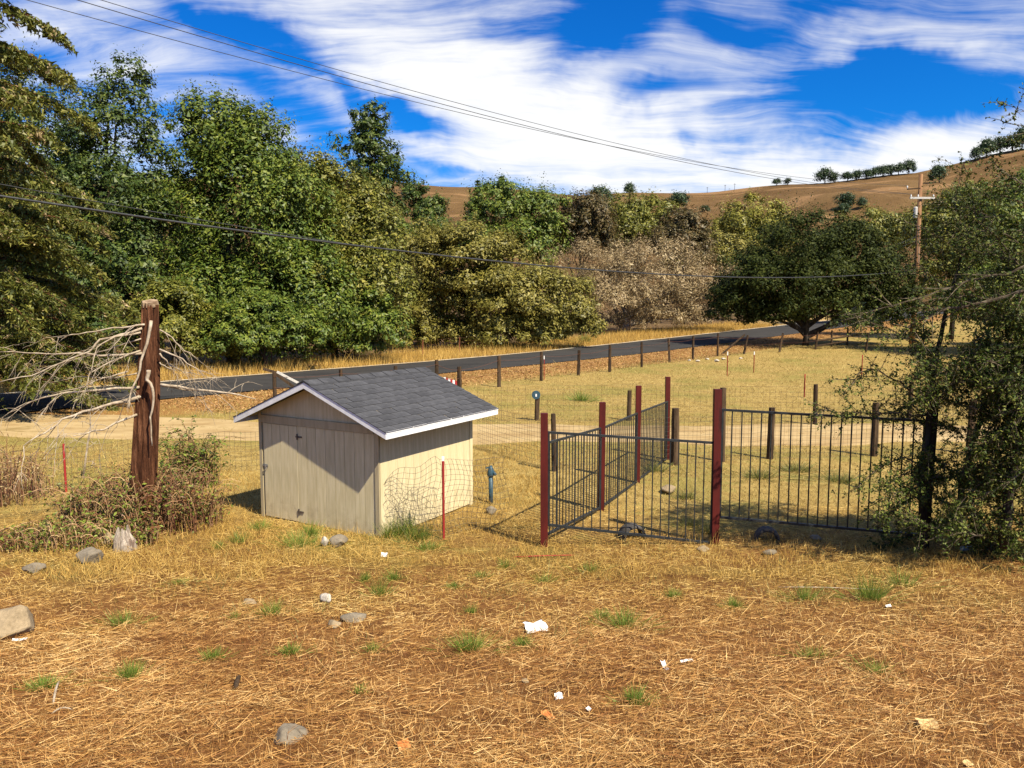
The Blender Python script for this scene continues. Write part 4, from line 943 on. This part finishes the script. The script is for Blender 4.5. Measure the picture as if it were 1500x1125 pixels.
# brambles round the trunk
def bramble(name, label, cx, cy, rx, ry, ncane, hmax, leaves_per, seed, leafmt='lf_bramble', lsz=.028):
    rr = random.Random(seed); b = Vector((cx, cy, float(gz(cx, cy)))); t = thing(name, label, 'brambles', b)
    mb = MB(); V = []
    for _ in range(ncane):
        a = rr.uniform(0, 6.28); q = math.sqrt(rr.random()); x, y = rx*q*math.cos(a), ry*q*math.sin(a)
        z = float(gz(cx+x, cy+y))-b.z; h_ = hmax*rr.uniform(.35, 1.0)*(1-.45*q); d = Vector((rr.uniform(-1, 1), rr.uniform(-1, 1), 0))*h_*.75
        pts = [Vector((x, y, z-.03))+d*s*s+Vector((0, 0, h_*math.sin(s*2.0))) for s in np.linspace(0, 1, 7)]
        mb.tube(pts, [.0085*(1-.6*i/6) for i in range(7)], 3, False)
        m_ = rr.randrange(leaves_per//2, leaves_per+1); ts = rng.random(m_)*5.99; ii = ts.astype(int)
        arr = np.array([tuple(p) for p in pts]); p = arr[ii]+(arr[ii+1]-arr[ii])*(ts-ii)[:, None]+rng.normal(0, .035, (m_, 3))
        V.append(leafquads(p, unit(m_)*.6+np.array((0, 0, .6)), lsz*rng.uniform(.6, 1.4, m_), .6))
    o = mb.build('canes', M['cane'], t); o['kind'] = 'stuff'
    link('leaves', quads('leaves', np.concatenate(V), M[leafmt]), t)['kind'] = 'stuff'
bq = G(215, 775)
bramble('bramble_thicket', 'tangled red brown bramble thicket around the foot of the dead trunk', bq.x-.12, bq.y+.15, 1.2, .8, 560, 1.2, 18, 1)
bq = G(120, 800)
bramble('bramble_thicket', 'low sprawling brambles between the dead trunk and the rocks', bq.x-.1, bq.y+.1, 1.1, .6, 380, .5, 13, 2)
bq = G(272, 720)
bramble('leafy_shrub', 'upright leafy shrub behind the dead trunk', bq.x-.05, bq.y+.4, .5, .4, 120, 1.55, 34, 3, 'lf_mid', .034)
bq = G(22, 735)
bramble('dry_shrub', 'tangle of dead grey twigs under the drooping conifer', bq.x-.5, bq.y+.2, 1.0, .8, 260, 1.25, 6, 4, 'lf_tan', .03)
bq = G(12, 640)
bramble('conifer_sprout', 'low green conifer growth in front of the road', bq.x-1.0, bq.y-4, 1.6, .9, 200, 2.0, 46, 9, 'lf_needle', .05)

# ------------------------------------------------------------------ scrub oak in front, with long bare twigs
NY = 10.0
ob = P(1352, 790, NY+.2); ob.z = float(gz(ob.x, ob.y))
sc_ = thing('scrub_oak', 'glossy leaved scrub oak with pale twigs growing through the iron fence', 'oak', ob)
mb = MB(); tw = MB(); V = []
def rail_pts(pl, Y0, Y1, n=4):
    pp = [P(x, y, Y0+(Y1-Y0)*i/(len(pl)-1))-ob for i, (x, y) in enumerate(pl)]; sm = []
    for i in range(len(pp)-1):
        for t in np.linspace(0, 1, n, endpoint=False): sm.append(pp[i].lerp(pp[i+1], t)+Vector((random.uniform(-1, 1), random.uniform(-1, 1), random.uniform(-1, 1)))*.012)
    return sm+[pp[-1]]
trunkp = rail_pts([(1352, 800), (1350, 700), (1362, 600), (1372, 520), (1395, 420), (1420, 330)], NY+.2, NY+.3)
mb.tube(trunkp, [.06*(1-.8*i/(len(trunkp)-1)) for i in range(len(trunkp))], 8)
t2 = rail_pts([(1470, 800), (1480, 700), (1500, 560), (1520, 420), (1545, 250)], NY-.5, NY-.8); mb.tube(t2, [.07*(1-.75*i/(len(t2)-1)) for i in range(len(t2))], 7)
t3 = rail_pts([(1405, 800), (1410, 700), (1440, 600), (1450, 480), (1470, 380)], NY+.6, NY+.6); mb.tube(t3, [.055*(1-.75*i/(len(t3)-1)) for i in range(len(t3))], 7)
mb.build('trunk', M['bark_dark'], sc_, True)
LIMBS = [  # pixel polyline, depths, radius, leafiness (sprigs)
    ([(1362, 600), (1320, 560), (1280, 540), (1258, 545), (1252, 560)], 10.2, 9.7, .014, 16), ([(1365, 610), (1310, 605), (1250, 605), (1205, 600)], 10.3, 9.8, .012, 22),
    ([(1352, 680), (1320, 670), (1280, 690), (1250, 720)], 10.2, 9.8, .012, 16), ([(1350, 720), (1320, 740), (1290, 760)], 10.2, 9.8, .012, 26), ([(1372, 520), (1340, 500), (1300, 480), (1240, 460)], 10.2, 9.4, .014, 11),
    ([(1545, 410), (1460, 440), (1390, 452), (1340, 470), (1320, 490)], 8.8, 9.4, .02, 18), ([(1545, 640), (1500, 690), (1460, 715), (1410, 740)], 8.9, 9.4, .016, 18),
    ([(1545, 370), (1480, 400), (1420, 410), (1340, 440), (1230, 470)], 9.0, 9.4, .016, 13), ([(1420, 330), (1400, 290), (1412, 240)], 10.3, 10.1, .01, 10), ([(1470, 380), (1400, 360), (1340, 330), (1310, 320)], 10.5, 10, .011, 5),
    ([(1545, 300), (1500, 270), (1470, 250), (1440, 225)], 9.0, 9.2, .012, 10), ([(1560, 200), (1520, 190), (1480, 180), (1446, 172)], 8.6, 8.8, .008, 3), ([(1560, 190), (1520, 170), (1490, 160), (1464, 148)], 8.6, 8.8, .007, 3), ([(1560, 215), (1510, 212), (1458, 200)], 8.6, 8.8, .006, 2),
    ([(1450, 480), (1420, 440), (1360, 400), (1340, 380)], 10.4, 9.8, .012, 9), ([(1520, 420), (1470, 360), (1430, 320), (1425, 290)], 9.2, 9.4, .012, 16)]
for i in range(112):    # filler limbs in the dense lower right
    x0, y0_ = 1575-abs(random.gauss(0, 95)), random.uniform(440, 790); ang = random.uniform(0, 6.28); l = random.uniform(50, 130)
    LIMBS.append(([(x0, y0_), (x0+l*.5*math.cos(ang), y0_+l*.3*math.sin(ang)), (min(1580, max(1285, x0+l*math.cos(ang))), min(805, y0_+l*.6*math.sin(ang)))], random.uniform(9.0, 10.8), random.uniform(9.0, 10.8), .010, 24))
for i in range(20):
    x0, y0_ = random.uniform(1450, 1570), random.uniform(300, 480); ang = random.uniform(2.4, 3.9); l = random.uniform(60, 150)
    LIMBS.append(([(x0, y0_), (x0+l*.5*math.cos(ang), y0_+l*.5*math.sin(ang)-6), (x0+l*math.cos(ang), y0_+l*math.sin(ang))], random.uniform(9.0, 10.6), random.uniform(9.0, 10.4), .008, 15))
def sprig(a, v, l, nl, r, sz):
    q = [a+v*l*t+Vector((random.uniform(-1, 1), random.uniform(-1, 1), random.uniform(-1, 1)))*.03*l for t in (0, .35, .7, 1)]; q[0] = a
    tw.tube(q, [r, r*.75, r*.5, r*.3], 3, False)
    arr = np.array([tuple(p) for p in q]); ts = rng.uniform(.15, 2.99, nl); ii = ts.astype(int)
    p = arr[ii]+(arr[ii+1]-arr[ii])*(ts-ii)[:, None]+rng.normal(0, .02, (nl, 3))
    V.append(leaftris(p, unit(nl)*.8+np.array((0.1, -.1, .5)), sz*rng.uniform(.65, 1.35, nl), .62)); return q
for pl, ya, yb, r, nsp in LIMBS:
    sm = rail_pts(pl, ya, yb, 5); tw.tube(sm, [r*(1-.75*i/(len(sm)-1)) for i in range(len(sm))], 5)
    tot = sum((sm[i+1]-sm[i]).length for i in range(len(sm)-1))
    for _ in range(nsp*2):
        i = random.randrange(len(sm)-1); a = sm[i].lerp(sm[i+1], random.random()); d = (sm[i+1]-sm[i]).normalized()
        v = (d*.6+Vector((random.uniform(-1, 1), random.uniform(-1, 1), random.uniform(-1, .8)))).normalized()
        q = sprig(a, v, random.uniform(.12, .42), random.randrange(9, 20), r*.35+.0012, .021)
        if random.random() < .6:
            b = q[2]; v2 = (v+Vector((random.uniform(-1, 1), random.uniform(-1, 1), random.uniform(-1, .6)))).normalized(); sprig(b, v2, random.uniform(.1, .28), random.randrange(8, 16), .002, .02)
    m_ = 26; arr = np.array([tuple(p) for p in sm]); ts = rng.uniform(.3, .999, m_)*(len(sm)-1); ii = np.minimum(ts.astype(int), len(sm)-2)
    p = arr[ii]+(arr[ii+1]-arr[ii])*(ts-ii)[:, None]+rng.normal(0, .015, (m_, 3)); V.append(leaftris(p, unit(m_), .02*rng.uniform(.6, 1.2, m_), .6))
tw.build('branches', M['twig_grey'], sc_); link('leaves', tris('leaves', np.concatenate(V), M['lf_holly']), sc_)['kind'] = 'stuff'

# ------------------------------------------------------------------ grass, straw, litter (stuff)
def on_ground(n, fx): 
    x, y = fx(n); return np.stack([x, y, gz(x, y)], 1)
def in_shed(p):
    dx, dy = p[:, 0]+1.923, p[:, 1]-11.106; c, s = math.cos(YAW), math.sin(YAW)
    lx, ly = dx*c+dy*s, -dx*s+dy*c
    return (lx > -W_-.0) & (lx < .02) & (ly > -.02) & (ly < L_)
def foreground(n, y0=2.2, y1=13.0, pw=1.0):
    u = rng.random(n); y = y0*(y1/y0)**(u**.9); x = (rng.random(n)*2-1)*(y*.74+1.4); return x, y
# lying stalks
p = on_ground(265000, foreground); p = p[~in_shed(p)]; n = len(p)
keep = rng.random(n) < .35+.65*(np.sin(p[:, 0]*1.7+np.sin(p[:, 1]*2.3)*1.5)*.5+.5); p = p[keep]; n = len(p)
ang = rng.normal(.25, .75, n); ln = rng.gamma(2.0, .030, n)+.015; ln = np.where(rng.random(n) < .04, ln*2.1, ln); tilt = np.abs(rng.normal(0, .16, n))
d = np.stack([np.cos(ang)*np.cos(tilt), np.sin(ang)*np.cos(tilt), np.sin(tilt)], 1); flip = np.where(rng.random(n) < .5, -1, 1)[:, None]*np.array((1, 1, 0))+np.array((0, 0, 1)); d = d*flip
p[:, 2] += rng.random(n)*.025+.004
V1 = blades(p, p+d*ln[:, None], rng.uniform(.0009, .0023, n)*(.8+p[:, 1]*.07))
# upright stubble
p = on_ground(90000, foreground); p = p[~in_shed(p)]; n = len(p)
d = np.stack([rng.normal(0, .45, n), rng.normal(0, .45, n), np.ones(n)], 1); hgt = rng.gamma(2, .014, n)+.012
V2 = blades(p, p+d*hgt[:, None], rng.uniform(.0010, .0022, n)*(.8+p[:, 1]*.08))
tag(link('thatch', quads('thatch', np.concatenate([V1, V2]), M['straw'])), 'matted brown straw and dry mown stalks covering the near slope', 'straw', kind='stuff')
# golden taller dry grass round the shed, fence foot and brambles
def patch(n, px0, px1, py0, py1):
    o = []
    a = G((px0+px1)/2, py1).y; b = G((px0+px1)/2, py0).y
    y = rng.uniform(a, b, n); x = (rng.uniform(px0, px1, n)-750)/F*y; return np.stack([x, y, gz(x, y)], 1)
P_ = [patch(9000, 0, 380, 770, 850), patch(8000, 560, 800, 700, 830), patch(3000, 270, 380, 690, 790), patch(5000, 380, 560, 770, 830), patch(9000, 760, 1500, 785, 850), patch(5000, 690, 800, 650, 740), patch(7000, 0, 330, 660, 780)]
p = np.concatenate(P_); p = p[~in_shed(p)]; n = len(p)
cl_ = np.sin(p[:, 0]*3.1+np.sin(p[:, 1]*2.7)*2)*np.sin(p[:, 1]*3.7+1)+rng.normal(0, .5, n); p = p[cl_ > -.35]; n = len(p)
d = np.stack([rng.normal(0, .5, n), rng.normal(0, .5, n), np.ones(n)], 1); hgt = rng.gamma(2.2, .032, n)+.02
tag(link('golden_grass', tris('golden_grass', bladetris(p, p+d*hgt[:, None], rng.uniform(.0018, .0042, n)), M['straw_gold'])), 'taller golden dry grass around the shed and brambles', 'grass', kind='stuff')
# field: short pale blades, coarser with distance
def field(n):
    y = 13*(62/13)**rng.random(n); x = (rng.random(n)*2-1)*(y*.72+1); return x, y
p = on_ground(150000, field); u, v = road_uv(p[:, 0], p[:, 1])
tnx = 19.0+np.clip((-4-p[:, 0])*.12, 0, 3); tfx = 22.4+np.clip((-4-p[:, 0])*.22, 0, 4)
ondrive = (p[:, 1] > tnx-.1) & (p[:, 1] < tfx+.1)
p = p[((v < -.3) | (v > RDW+.4)) & (~ondrive | (rng.random(len(p)) < .04+.5*np.exp(-((p[:, 1]-(tnx+tfx)/2)/.28)**2)+.5*(np.sin(p[:, 0]*1.3)*.5+.5)*((p[:, 1] < tnx+.5) | (p[:, 1] > tfx-.7)))) & ~in_shed(p)]; n = len(p)
d = np.stack([rng.normal(0, .7, n), rng.normal(0, .7, n), np.ones(n)], 1); hgt = (rng.gamma(2.2, .016, n)+.012)*(.8+p[:, 1]*.02)
tag(link('field_grass', tris('field_grass', bladetris(p, p+d*hgt[:, None], rng.uniform(.0025, .006, n)*(.4+p[:, 1]*.045)), M['field_straw'])), 'short pale dry grass covering the flat field', 'grass', kind='stuff')
# verge: tall gold grass between road and creek trees, with a thin near fringe
def verge_pts(n, v0, v1, u0=-20, u1=75):
    u = rng.uniform(u0, u1, n); v = rng.uniform(v0, v1, n); x = RD0[0]+u*RDD[0]+v*RDN[0]; y = RD0[1]+u*RDD[1]+v*RDN[1]; return np.stack([x, y, gz(x, y)], 1)
p = np.concatenate([verge_pts(52000, RDW+.3, RDW+6.5), verge_pts(4000, RDW+.2, RDW+1)]); n = len(p)
d = np.stack([rng.normal(0, .28, n), rng.normal(0, .28, n), np.ones(n)], 1); hgt = (rng.gamma(3, .09, n)+.08)
tag(link('verge_grass', tris('verge_grass', bladetris(p, p+d*hgt[:, None], rng.uniform(.006, .016, n)), M['straw_gold'])), 'tall golden dry grass along the verge across the road', 'grass', kind='stuff')
# fallen leaves on the near shoulder and under the shrubs
q_ = verge_pts(26000, -5.2, -.25, 0, 62); q2 = verge_pts(9000, RDW+2.2, RDW+6, 3, 15); q3 = verge_pts(5000, -6.5, -.2, 60, 75); p = np.concatenate([q_, q2, q3]); n = len(p); p[:, 2] += .03+rng.random(n)*.03
fallen = quads('fallen_leaves', leafquads(p, unit(n)*.5+np.array((0, 0, .9)), rng.uniform(.025, .055, n), .6), M['leaf_litter'])
tag(link('fallen_leaves', fallen), 'orange brown fallen leaves on the road shoulder', 'leaves', kind='stuff')
# thin green regrowth
def greens(n):
    x, y = foreground(n, 4.5, 19, 1); return x, y
p = on_ground(95000, greens)
cl_ = np.sin(p[:, 0]*1.9+1.5*np.sin(p[:, 1]*1.3+.4))*np.sin(p[:, 1]*2.1+1.3*np.sin(p[:, 0]*.9))
p = p[(cl_+rng.normal(0, .35, len(p)) > .55) & (rng.random(len(p)) < .6) & (p[:, 1] > 5+3.5*rng.random(len(p))) & ~in_shed(p) & (p[:, 1] < 18.7)]; n = len(p)
d = np.stack([rng.normal(0, .45, n), rng.normal(0, .45, n), np.ones(n)], 1); hgt = rng.gamma(2, .022, n)+.015
tag(link('green_grass', tris('green_grass', bladetris(p, p+d*hgt[:, None], rng.uniform(.0018, .0036, n)), M['grass_faint'])), 'thin patches of green grass sprouting through the straw', 'grass', kind='stuff')

# ------------------------------------------------------------------ green tufts
TUFT = 'green grass tufts in the straw'
def tuft(px, py, wpx, hpx, label='small green grass tuft sprouting from the brown straw', nb=None, group=TUFT, mat='grass_green'):
    q = G(px, py); k_ = q.y/F; r = wpx*k_/2; h_ = hpx*k_; n = nb or int(110+wpx*5)
    a = rng.random(n)*6.283; rr = r*np.where(rng.random(n) < .7, .5*rng.random(n)**.6, rng.uniform(.4, 1.5, n)); b = np.stack([np.cos(a)*rr, np.sin(a)*rr, np.zeros(n)-.01], 1)
    b[:, 2] = gz(q.x+b[:, 0], q.y+b[:, 1])-q.z-.005
    hh_ = h_*rng.uniform(.25, 1.1, n)*np.clip(1.15-.6*rr/r, .35, 1.1); t = b+np.stack([b[:, 0]*.9+rng.normal(0, .35, n)*hh_, b[:, 1]*.9+rng.normal(0, .35, n)*hh_, hh_], 1)
    o = link('grass_tuft', quads('grass_tuft', blades(b, t, rng.uniform(.0013, .0028, n)*max(1, q.y*.12)), M[mat])); o.location = q
    tag(o, label, 'grass tuft', group)
tuft(688, 952, 60, 30, 'widest bright green grass tuft, below the white paper scrap', group=None)
tuft(851, 587, 30, 15, 'lone bright green clump in the field beyond the driveway', group=None)
tuft(65, 1008, 50, 20, 'bright green grass tuft beside a pale curved stick', group=None)
tuft(440, 800, 60, 26, 'green grass clump at the corner stones of the shed door', group=None); tuft(455, 785, 30, 24, 'upright green grass against the shed door', group=None)
tuft(380, 776, 34, 16, 'green grass clump at the latch corner of the shed', group=None); tuft(627, 806, 34, 16, 'green grass clump below the red steel post of the wire curl', group=None)
TL = {(400, 900): 'low green tuft uphill of the flat stones', (915, 918): 'wide spreading green tuft between white paper and the pen', (930, 1030): 'green tuft with dark blades beside the orange leaf and white scraps', (1275, 878): 'largest pale green tuft in front of the scrub oak shade',
      (1322, 858): 'pale green tuft touching the end of the long straw stalks', (178, 915): 'thin upright green sprigs beside the large boulder', (190, 995): 'straggly green tuft near the pale curved stick', (527, 1016): 'narrow green sprig between flat stone and widest tuft',
      (556, 872): 'upright green tuft between the white chunk and the shed corner', (576, 850): 'narrow green tuft just below the tiny white scrap', (765, 948): 'low green tuft directly below the crumpled white paper', (545, 955): 'small green tuft below the flat grey stone', (350, 795): 'green tuft just outside the shed shadow'}
for px, py, wd, hg in [(400, 900, 38, 24), (915, 918, 66, 30), (930, 1030, 52, 26), (1275, 878, 62, 34), (1322, 858, 50, 26), (1180, 878, 40, 18), (1190, 962, 44, 18), (1282, 985, 40, 24), (178, 915, 36, 26), (190, 995, 40, 26), (312, 966, 30, 18), (425, 958, 24, 26), (527, 1016, 22, 22), (545, 955, 30, 18), (765, 948, 34, 18), (576, 850, 22, 24), (556, 872, 34, 30), (690, 898, 22, 14), (800, 852, 40, 18), (862, 838, 40, 20), (535, 852, 20, 16), (350, 795, 30, 14), (320, 805, 20, 14), (880, 905, 24, 12), (985, 875, 24, 14), (1075, 890, 26, 16), (345, 905, 20, 14), (265, 855, 24, 12), (665, 862, 24, 14), (705, 845, 24, 12), (740, 832, 24, 14)]:
    tuft(px, py, wd*random.uniform(.7, 1.3), hg*random.uniform(.7, 1.25), TL.get((px, py), 'small green grass tuft sprouting from the open brown straw'), int((110+wd*5)*random.uniform(.5, 1.2)))
for px, py, wd, hg in [(572, 788, 40, 30), (612, 792, 46, 30), (592, 784, 40, 36)]:
    q = G(px, py); tuft(px, py, wd, hg, 'wiry dark green weed at the foot of the sunlit shed wall', None, 'weeds under the wire curl', 'lf_mid')
for px, py, wd, hg in [(1005, 730, 40, 16), (1040, 780, 40, 18), (960, 690, 50, 14), (1110, 700, 60, 16), (1165, 690, 60, 14), (1230, 705, 60, 14), (1010, 770, 40, 16)]:
    tuft(px, py, wd, hg, 'green grass patch inside the iron pen', None, 'grass patches inside the pen', 'grass_faint')
for px, py, wd, hg in [(820, 498, 26, 18), (857, 503, 22, 16), (735, 512, 40, 22)]:
    tuft(px, py, wd, hg, 'green weed growing on the verge in front of the willow thicket', 260, 'green weeds on the far verge', 'lf_mid')

# ------------------------------------------------------------------ rocks, stump, tyres, litter
from mathutils import noise as mnoise
import bmesh
def rock(px, py, wpx, hpx, label, mat='rock', name='rock', cat='rock', group=None, seed=0, sink=.25, flat=False):
    q = G(px, py); k_ = q.y/F; bmx = bmesh.new(); bmesh.ops.create_icosphere(bmx, subdivisions=4 if wpx > 30 else 3, radius=1)
    sv = Vector((seed*3.7, seed*1.3, seed*.7)); rx, rz = wpx*k_/2*1.05, hpx*k_/(2-sink)*.85
    for v in bmx.verts:
        c = v.co.copy(); d = 1+.42*mnoise.noise(c*.9+sv)+.18*mnoise.noise(c*2.2+sv)+.06*mnoise.noise(c*6+sv)
        for pl_ in range(8):      # broken facets
            nn = Vector((math.sin(pl_*2.1+seed), math.cos(pl_*1.7+seed*2), math.sin(pl_*.9+seed*3))).normalized(); e = c.normalized().dot(nn)
            if e*d > .70: d = .70/e
        v.co = Vector((c.x*rx*d, c.y*rx*.8*d, c.z*rz*d+rz*(1-sink)))
    me = bpy.data.meshes.new(name); bmx.to_mesh(me); bmx.free(); me.materials.append(M[mat]); me.polygons.foreach_set('use_smooth', [True]*len(me.polygons))
    o = link(name, me); o.location = q; o.rotation_euler = (0, 0, seed); return tag(o, label, cat, group)
rock(14, 932, 84, 52, 'large tan boulder in the straw', seed=1, sink=.4)
rock(133, 824, 44, 28, 'rounded grey tan rock below the brambles', 'rock_grey', seed=2); rock(52, 838, 34, 18, 'low grey stone beside the rounded rock', 'rock_grey', seed=3)
rock(160, 800, 20, 24, 'small upright rock against the bleached stump', 'rock', seed=14)
rock(497, 800, 30, 22, 'grey stone at the foot of the shed front', 'rock_grey', seed=4); rock(476, 800, 16, 18, 'pale stone at the foot of the shed front', 'rock_white', seed=5)
rock(478, 884, 21, 20, 'chalky white chunk lying in the straw', 'rock_white', seed=6, sink=.1); rock(520, 909, 38, 16, 'flat grey stone near the white chunk', 'rock_grey', seed=7, sink=.6); rock(489, 918, 26, 12, 'flat tan stone near the white chunk', 'rock', seed=8, sink=.6)
rock(364, 884, 22, 10, 'low stone uphill of the white chunk', 'rock', seed=9, sink=.6)
rock(424, 1082, 58, 24, 'half buried flat stone in the thatch', 'rock_grey', seed=10, sink=.75); rock(979, 722, 30, 16, 'tan stone lying inside the iron pen', 'rock', seed=11)
rock(770, 1000, 14, 8, 'small tan pebble in open straw', 'rock', seed=21, sink=.4); rock(1128, 812, 22, 10, 'flat grey stone under the fence gap', 'rock_grey', seed=22, sink=.4); rock(1030, 806, 26, 8, 'flat tan stone at the foot of the red post', 'rock', seed=23, sink=.5)
for i, (px, py, s) in enumerate([(1010, 529, 8), (1022, 530, 9), (1036, 527, 8), (1050, 530, 12), (1060, 527, 10), (1085, 526, 8)]): rock(px, py, s*.8, s*.4, 'white stone scattered by the roadside fence in oak shade', 'rock_white', seed=30+i, group='white stones under the roadside fence')
rock(720, 752, 22, 14, 'dark clod near the blue tap', 'rock_grey', seed=24); rock(1195, 792, 18, 12, 'small stone in the shade under the iron fence', 'rock_grey', seed=25)
# bleached stump: jagged splinters on one base
q = G(182, 806); st = thing('broken_stump', 'bleached jagged broken stump below the dead trunk', 'stump', q); k_ = q.y/F
for i in range(11):
    a = i*2.4; r = 15*k_*math.sqrt((i+.5)/11); h_ = random.uniform(16, 42)*k_*(1.1-.5*(i/11)); c = Vector((math.cos(a)*r, math.sin(a)*r*.7, 0))
    MB().tube([c+Vector((0, 0, -.05)), c*.95+Vector((0, 0, h_*.5)), c*.8+Vector((random.uniform(-.02, .02), 0, h_))], [7*k_, 5.5*k_, 1.3*k_], 6).build('splinter', M['stump'], st)
# tyres
def tyre(px, py, wpx, label, rz, sink):
    q = G(px, py); k_ = q.y/F; Rm = wpx*k_/2*.8; t = thing('tyre', label, 'tyre', q+Vector((0, 0, -Rm*sink)), rz); mb = MB(); n = 40; prof = [(.74, -.10), (.80, -.13), (.95, -.12), (1.0, -.08), (1.0, .08), (.95, .12), (.80, .13), (.74, .10), (.72, 0)]
    vs = []; fs = []; m_ = len(prof)
    for i in range(n):
        a = 2*math.pi*i/n
        for j, (r, w0) in enumerate(prof):
            rr = Rm*1.25*r*(1+(.015 if i % 2 and j in (3, 4) else 0)); vs.append((math.cos(a)*rr, w0*.9, math.sin(a)*rr+Rm))
    for i in range(n):
        for j in range(m_): fs.append((i*m_+j, i*m_+(j+1) % m_, ((i+1) % n)*m_+(j+1) % m_, ((i+1) % n)*m_+j))
    mb.add(vs, fs); mb.build('tread', M['rubber'], t, True)
tyre(926, 788, 40, 'old tyre half sunk in the ground behind the iron bars', .3, .9)
tyre(1123, 790, 36, 'old tyre half buried in shade under the fence', -.2, .95)
# paper and leaves
def scrap(px, py, wpx, hpx, label, mat, name, cat, rz=0, group=None, curl_=.3, hard=False):
    q = G(px, py); k_ = q.y/F; n = 6; X, Y = np.meshgrid(np.linspace(-.5, .5, n), np.linspace(-.5, .5, n)); sx, sy = wpx*k_, hpx*k_*2.2
    edge = 1+rng.normal(0, .07, X.shape); Z = .012+curl_*sx*(np.sin(X*5+px)*.18+np.sin(Y*6+py)*.16+.15)
    me = gridmesh(name, X*sx*edge, Y*sy*edge, np.maximum(Z, .006)+.01, M[mat], False); o = link(name, me); o.location = q; o.rotation_euler = (R(25), 0, rz)
    mo = o.modifiers.new('thickness', 'SOLIDIFY'); mo.thickness = .002; return tag(o, label, cat, group)
scrap(783, 924, 36, 12, 'crumpled white paper scrap lying in the straw', 'paper', 'paper_scrap', 'paper', .5, curl_=.5)
scrap(818, 1023, 12, 5, 'small white paper scrap near an orange leaf', 'paper', 'paper_scrap', 'paper', .2)
scrap(563, 815, 9, 4, 'tiny white scrap in front of the shed corner', 'paper', 'paper_scrap', 'paper')
scrap(860, 1042, 8, 3, 'tiny white scrap beside two dead leaves', 'paper', 'paper_scrap', 'paper', 1)
scrap(972, 979, 7, 7, 'tiny upright white scrap in open straw', 'paper', 'paper_scrap', 'paper', .3, curl_=1.2); scrap(1006, 971, 20, 2, 'narrow grey white scrap in open straw', 'paper', 'paper_scrap', 'paper', .1)
scrap(30, 940, 20, 2, 'flat white scrap below the large boulder', 'paper', 'paper_scrap', 'paper', .2); scrap(1300, 890, 9, 2, 'small white scrap below a green tuft', 'paper', 'paper_scrap', 'paper', .2)
scrap(1355, 1064, 30, 9, 'curled tan dead leaf on the straw', 'deadleaf', 'dead_leaf', 'leaf', .1, curl_=.6); scrap(801, 1052, 14, 9, 'orange dead leaf near a white scrap', 'orangeleaf', 'dead_leaf', 'leaf', .9, curl_=.6)
scrap(590, 1095, 18, 8, 'orange dead leaf in the thatch below the flat stone', 'orangeleaf', 'dead_leaf', 'leaf', .4, curl_=.6); scrap(1415, 1122, 14, 5, 'brown dead leaf lying deep in the straw', 'deadleaf', 'dead_leaf', 'leaf', .4)
def stick(px1, py1, px2, py2, r, label, mat='twig_white', arch=.03):
    a, b = G(px1, py1), G(px2, py2); pts = [Vector((0, 0, 0)).lerp(b-a, t)+Vector((0, 0, r*.6+.012+arch*math.sin(math.pi*t))) for t in np.linspace(0, 1, 6)]
    o = MB().tube(pts, [r*.7, r, r, r*.9, r*.8, r*.4], 6).build('stick', M[mat], None, True); o.location = a; tag(o, label, 'stick')
stick(78, 1035, 88, 1000, .008, 'pale curved stick beside a bright green tuft'); stick(75, 1050, 108, 1044, .006, 'short white stick lying flat in the straw')
stick(345, 1014, 352, 996, .016, 'short brown wood chip standing in the straw', 'wood_post'); stick(1140, 862, 1290, 866, .006, 'long pale straw stalk bundle on the ground', 'twig_white', .01)
stick(752, 818, 842, 815, .010, 'thin dark red rod lying in front of the pen corner post', 'tpost_red', .005)
# bottle in the shade of the oak, and the striped bag by the black roadside post
q = G(1418, 808); bt = thing('plastic_bottle', 'crushed pale blue plastic bottle under the scrub oak', 'bottle', q, .2)
MB().tube([(-.11, 0, .045), (-.10, 0, .045), (-.03, 0, .04), (.04, 0, .045), (.08, 0, .04), (.10, 0, .02*2)], [.02, .036, .03, .036, .03, .014], 10).build('body', M['blue_plastic'], bt, True)
MB().tube([(.10, 0, .04), (.125, 0, .04)], [.017, .017], 8).build('cap', M['white_paint'], bt)
q = G(663, 572); q.z = float(gz(q.x, q.y)); bg_ = thing('striped_board', 'small red and white striped board beside the black roadside post', 'sign', q, .15)
for i in range(6):
    MB().box((-.36+i*.09, -.02, .34-.03*i), (-.36+i*.09+.088, .02, .54-.03*i)).build('stripe', M['tpost_red'] if i % 2 else M['white_paint'], bg_)
for sx in (-.32, .1): MB().bar((sx, .03, -.05), (sx, .03, .5), .04).build('leg', M['wood_post'], bg_)
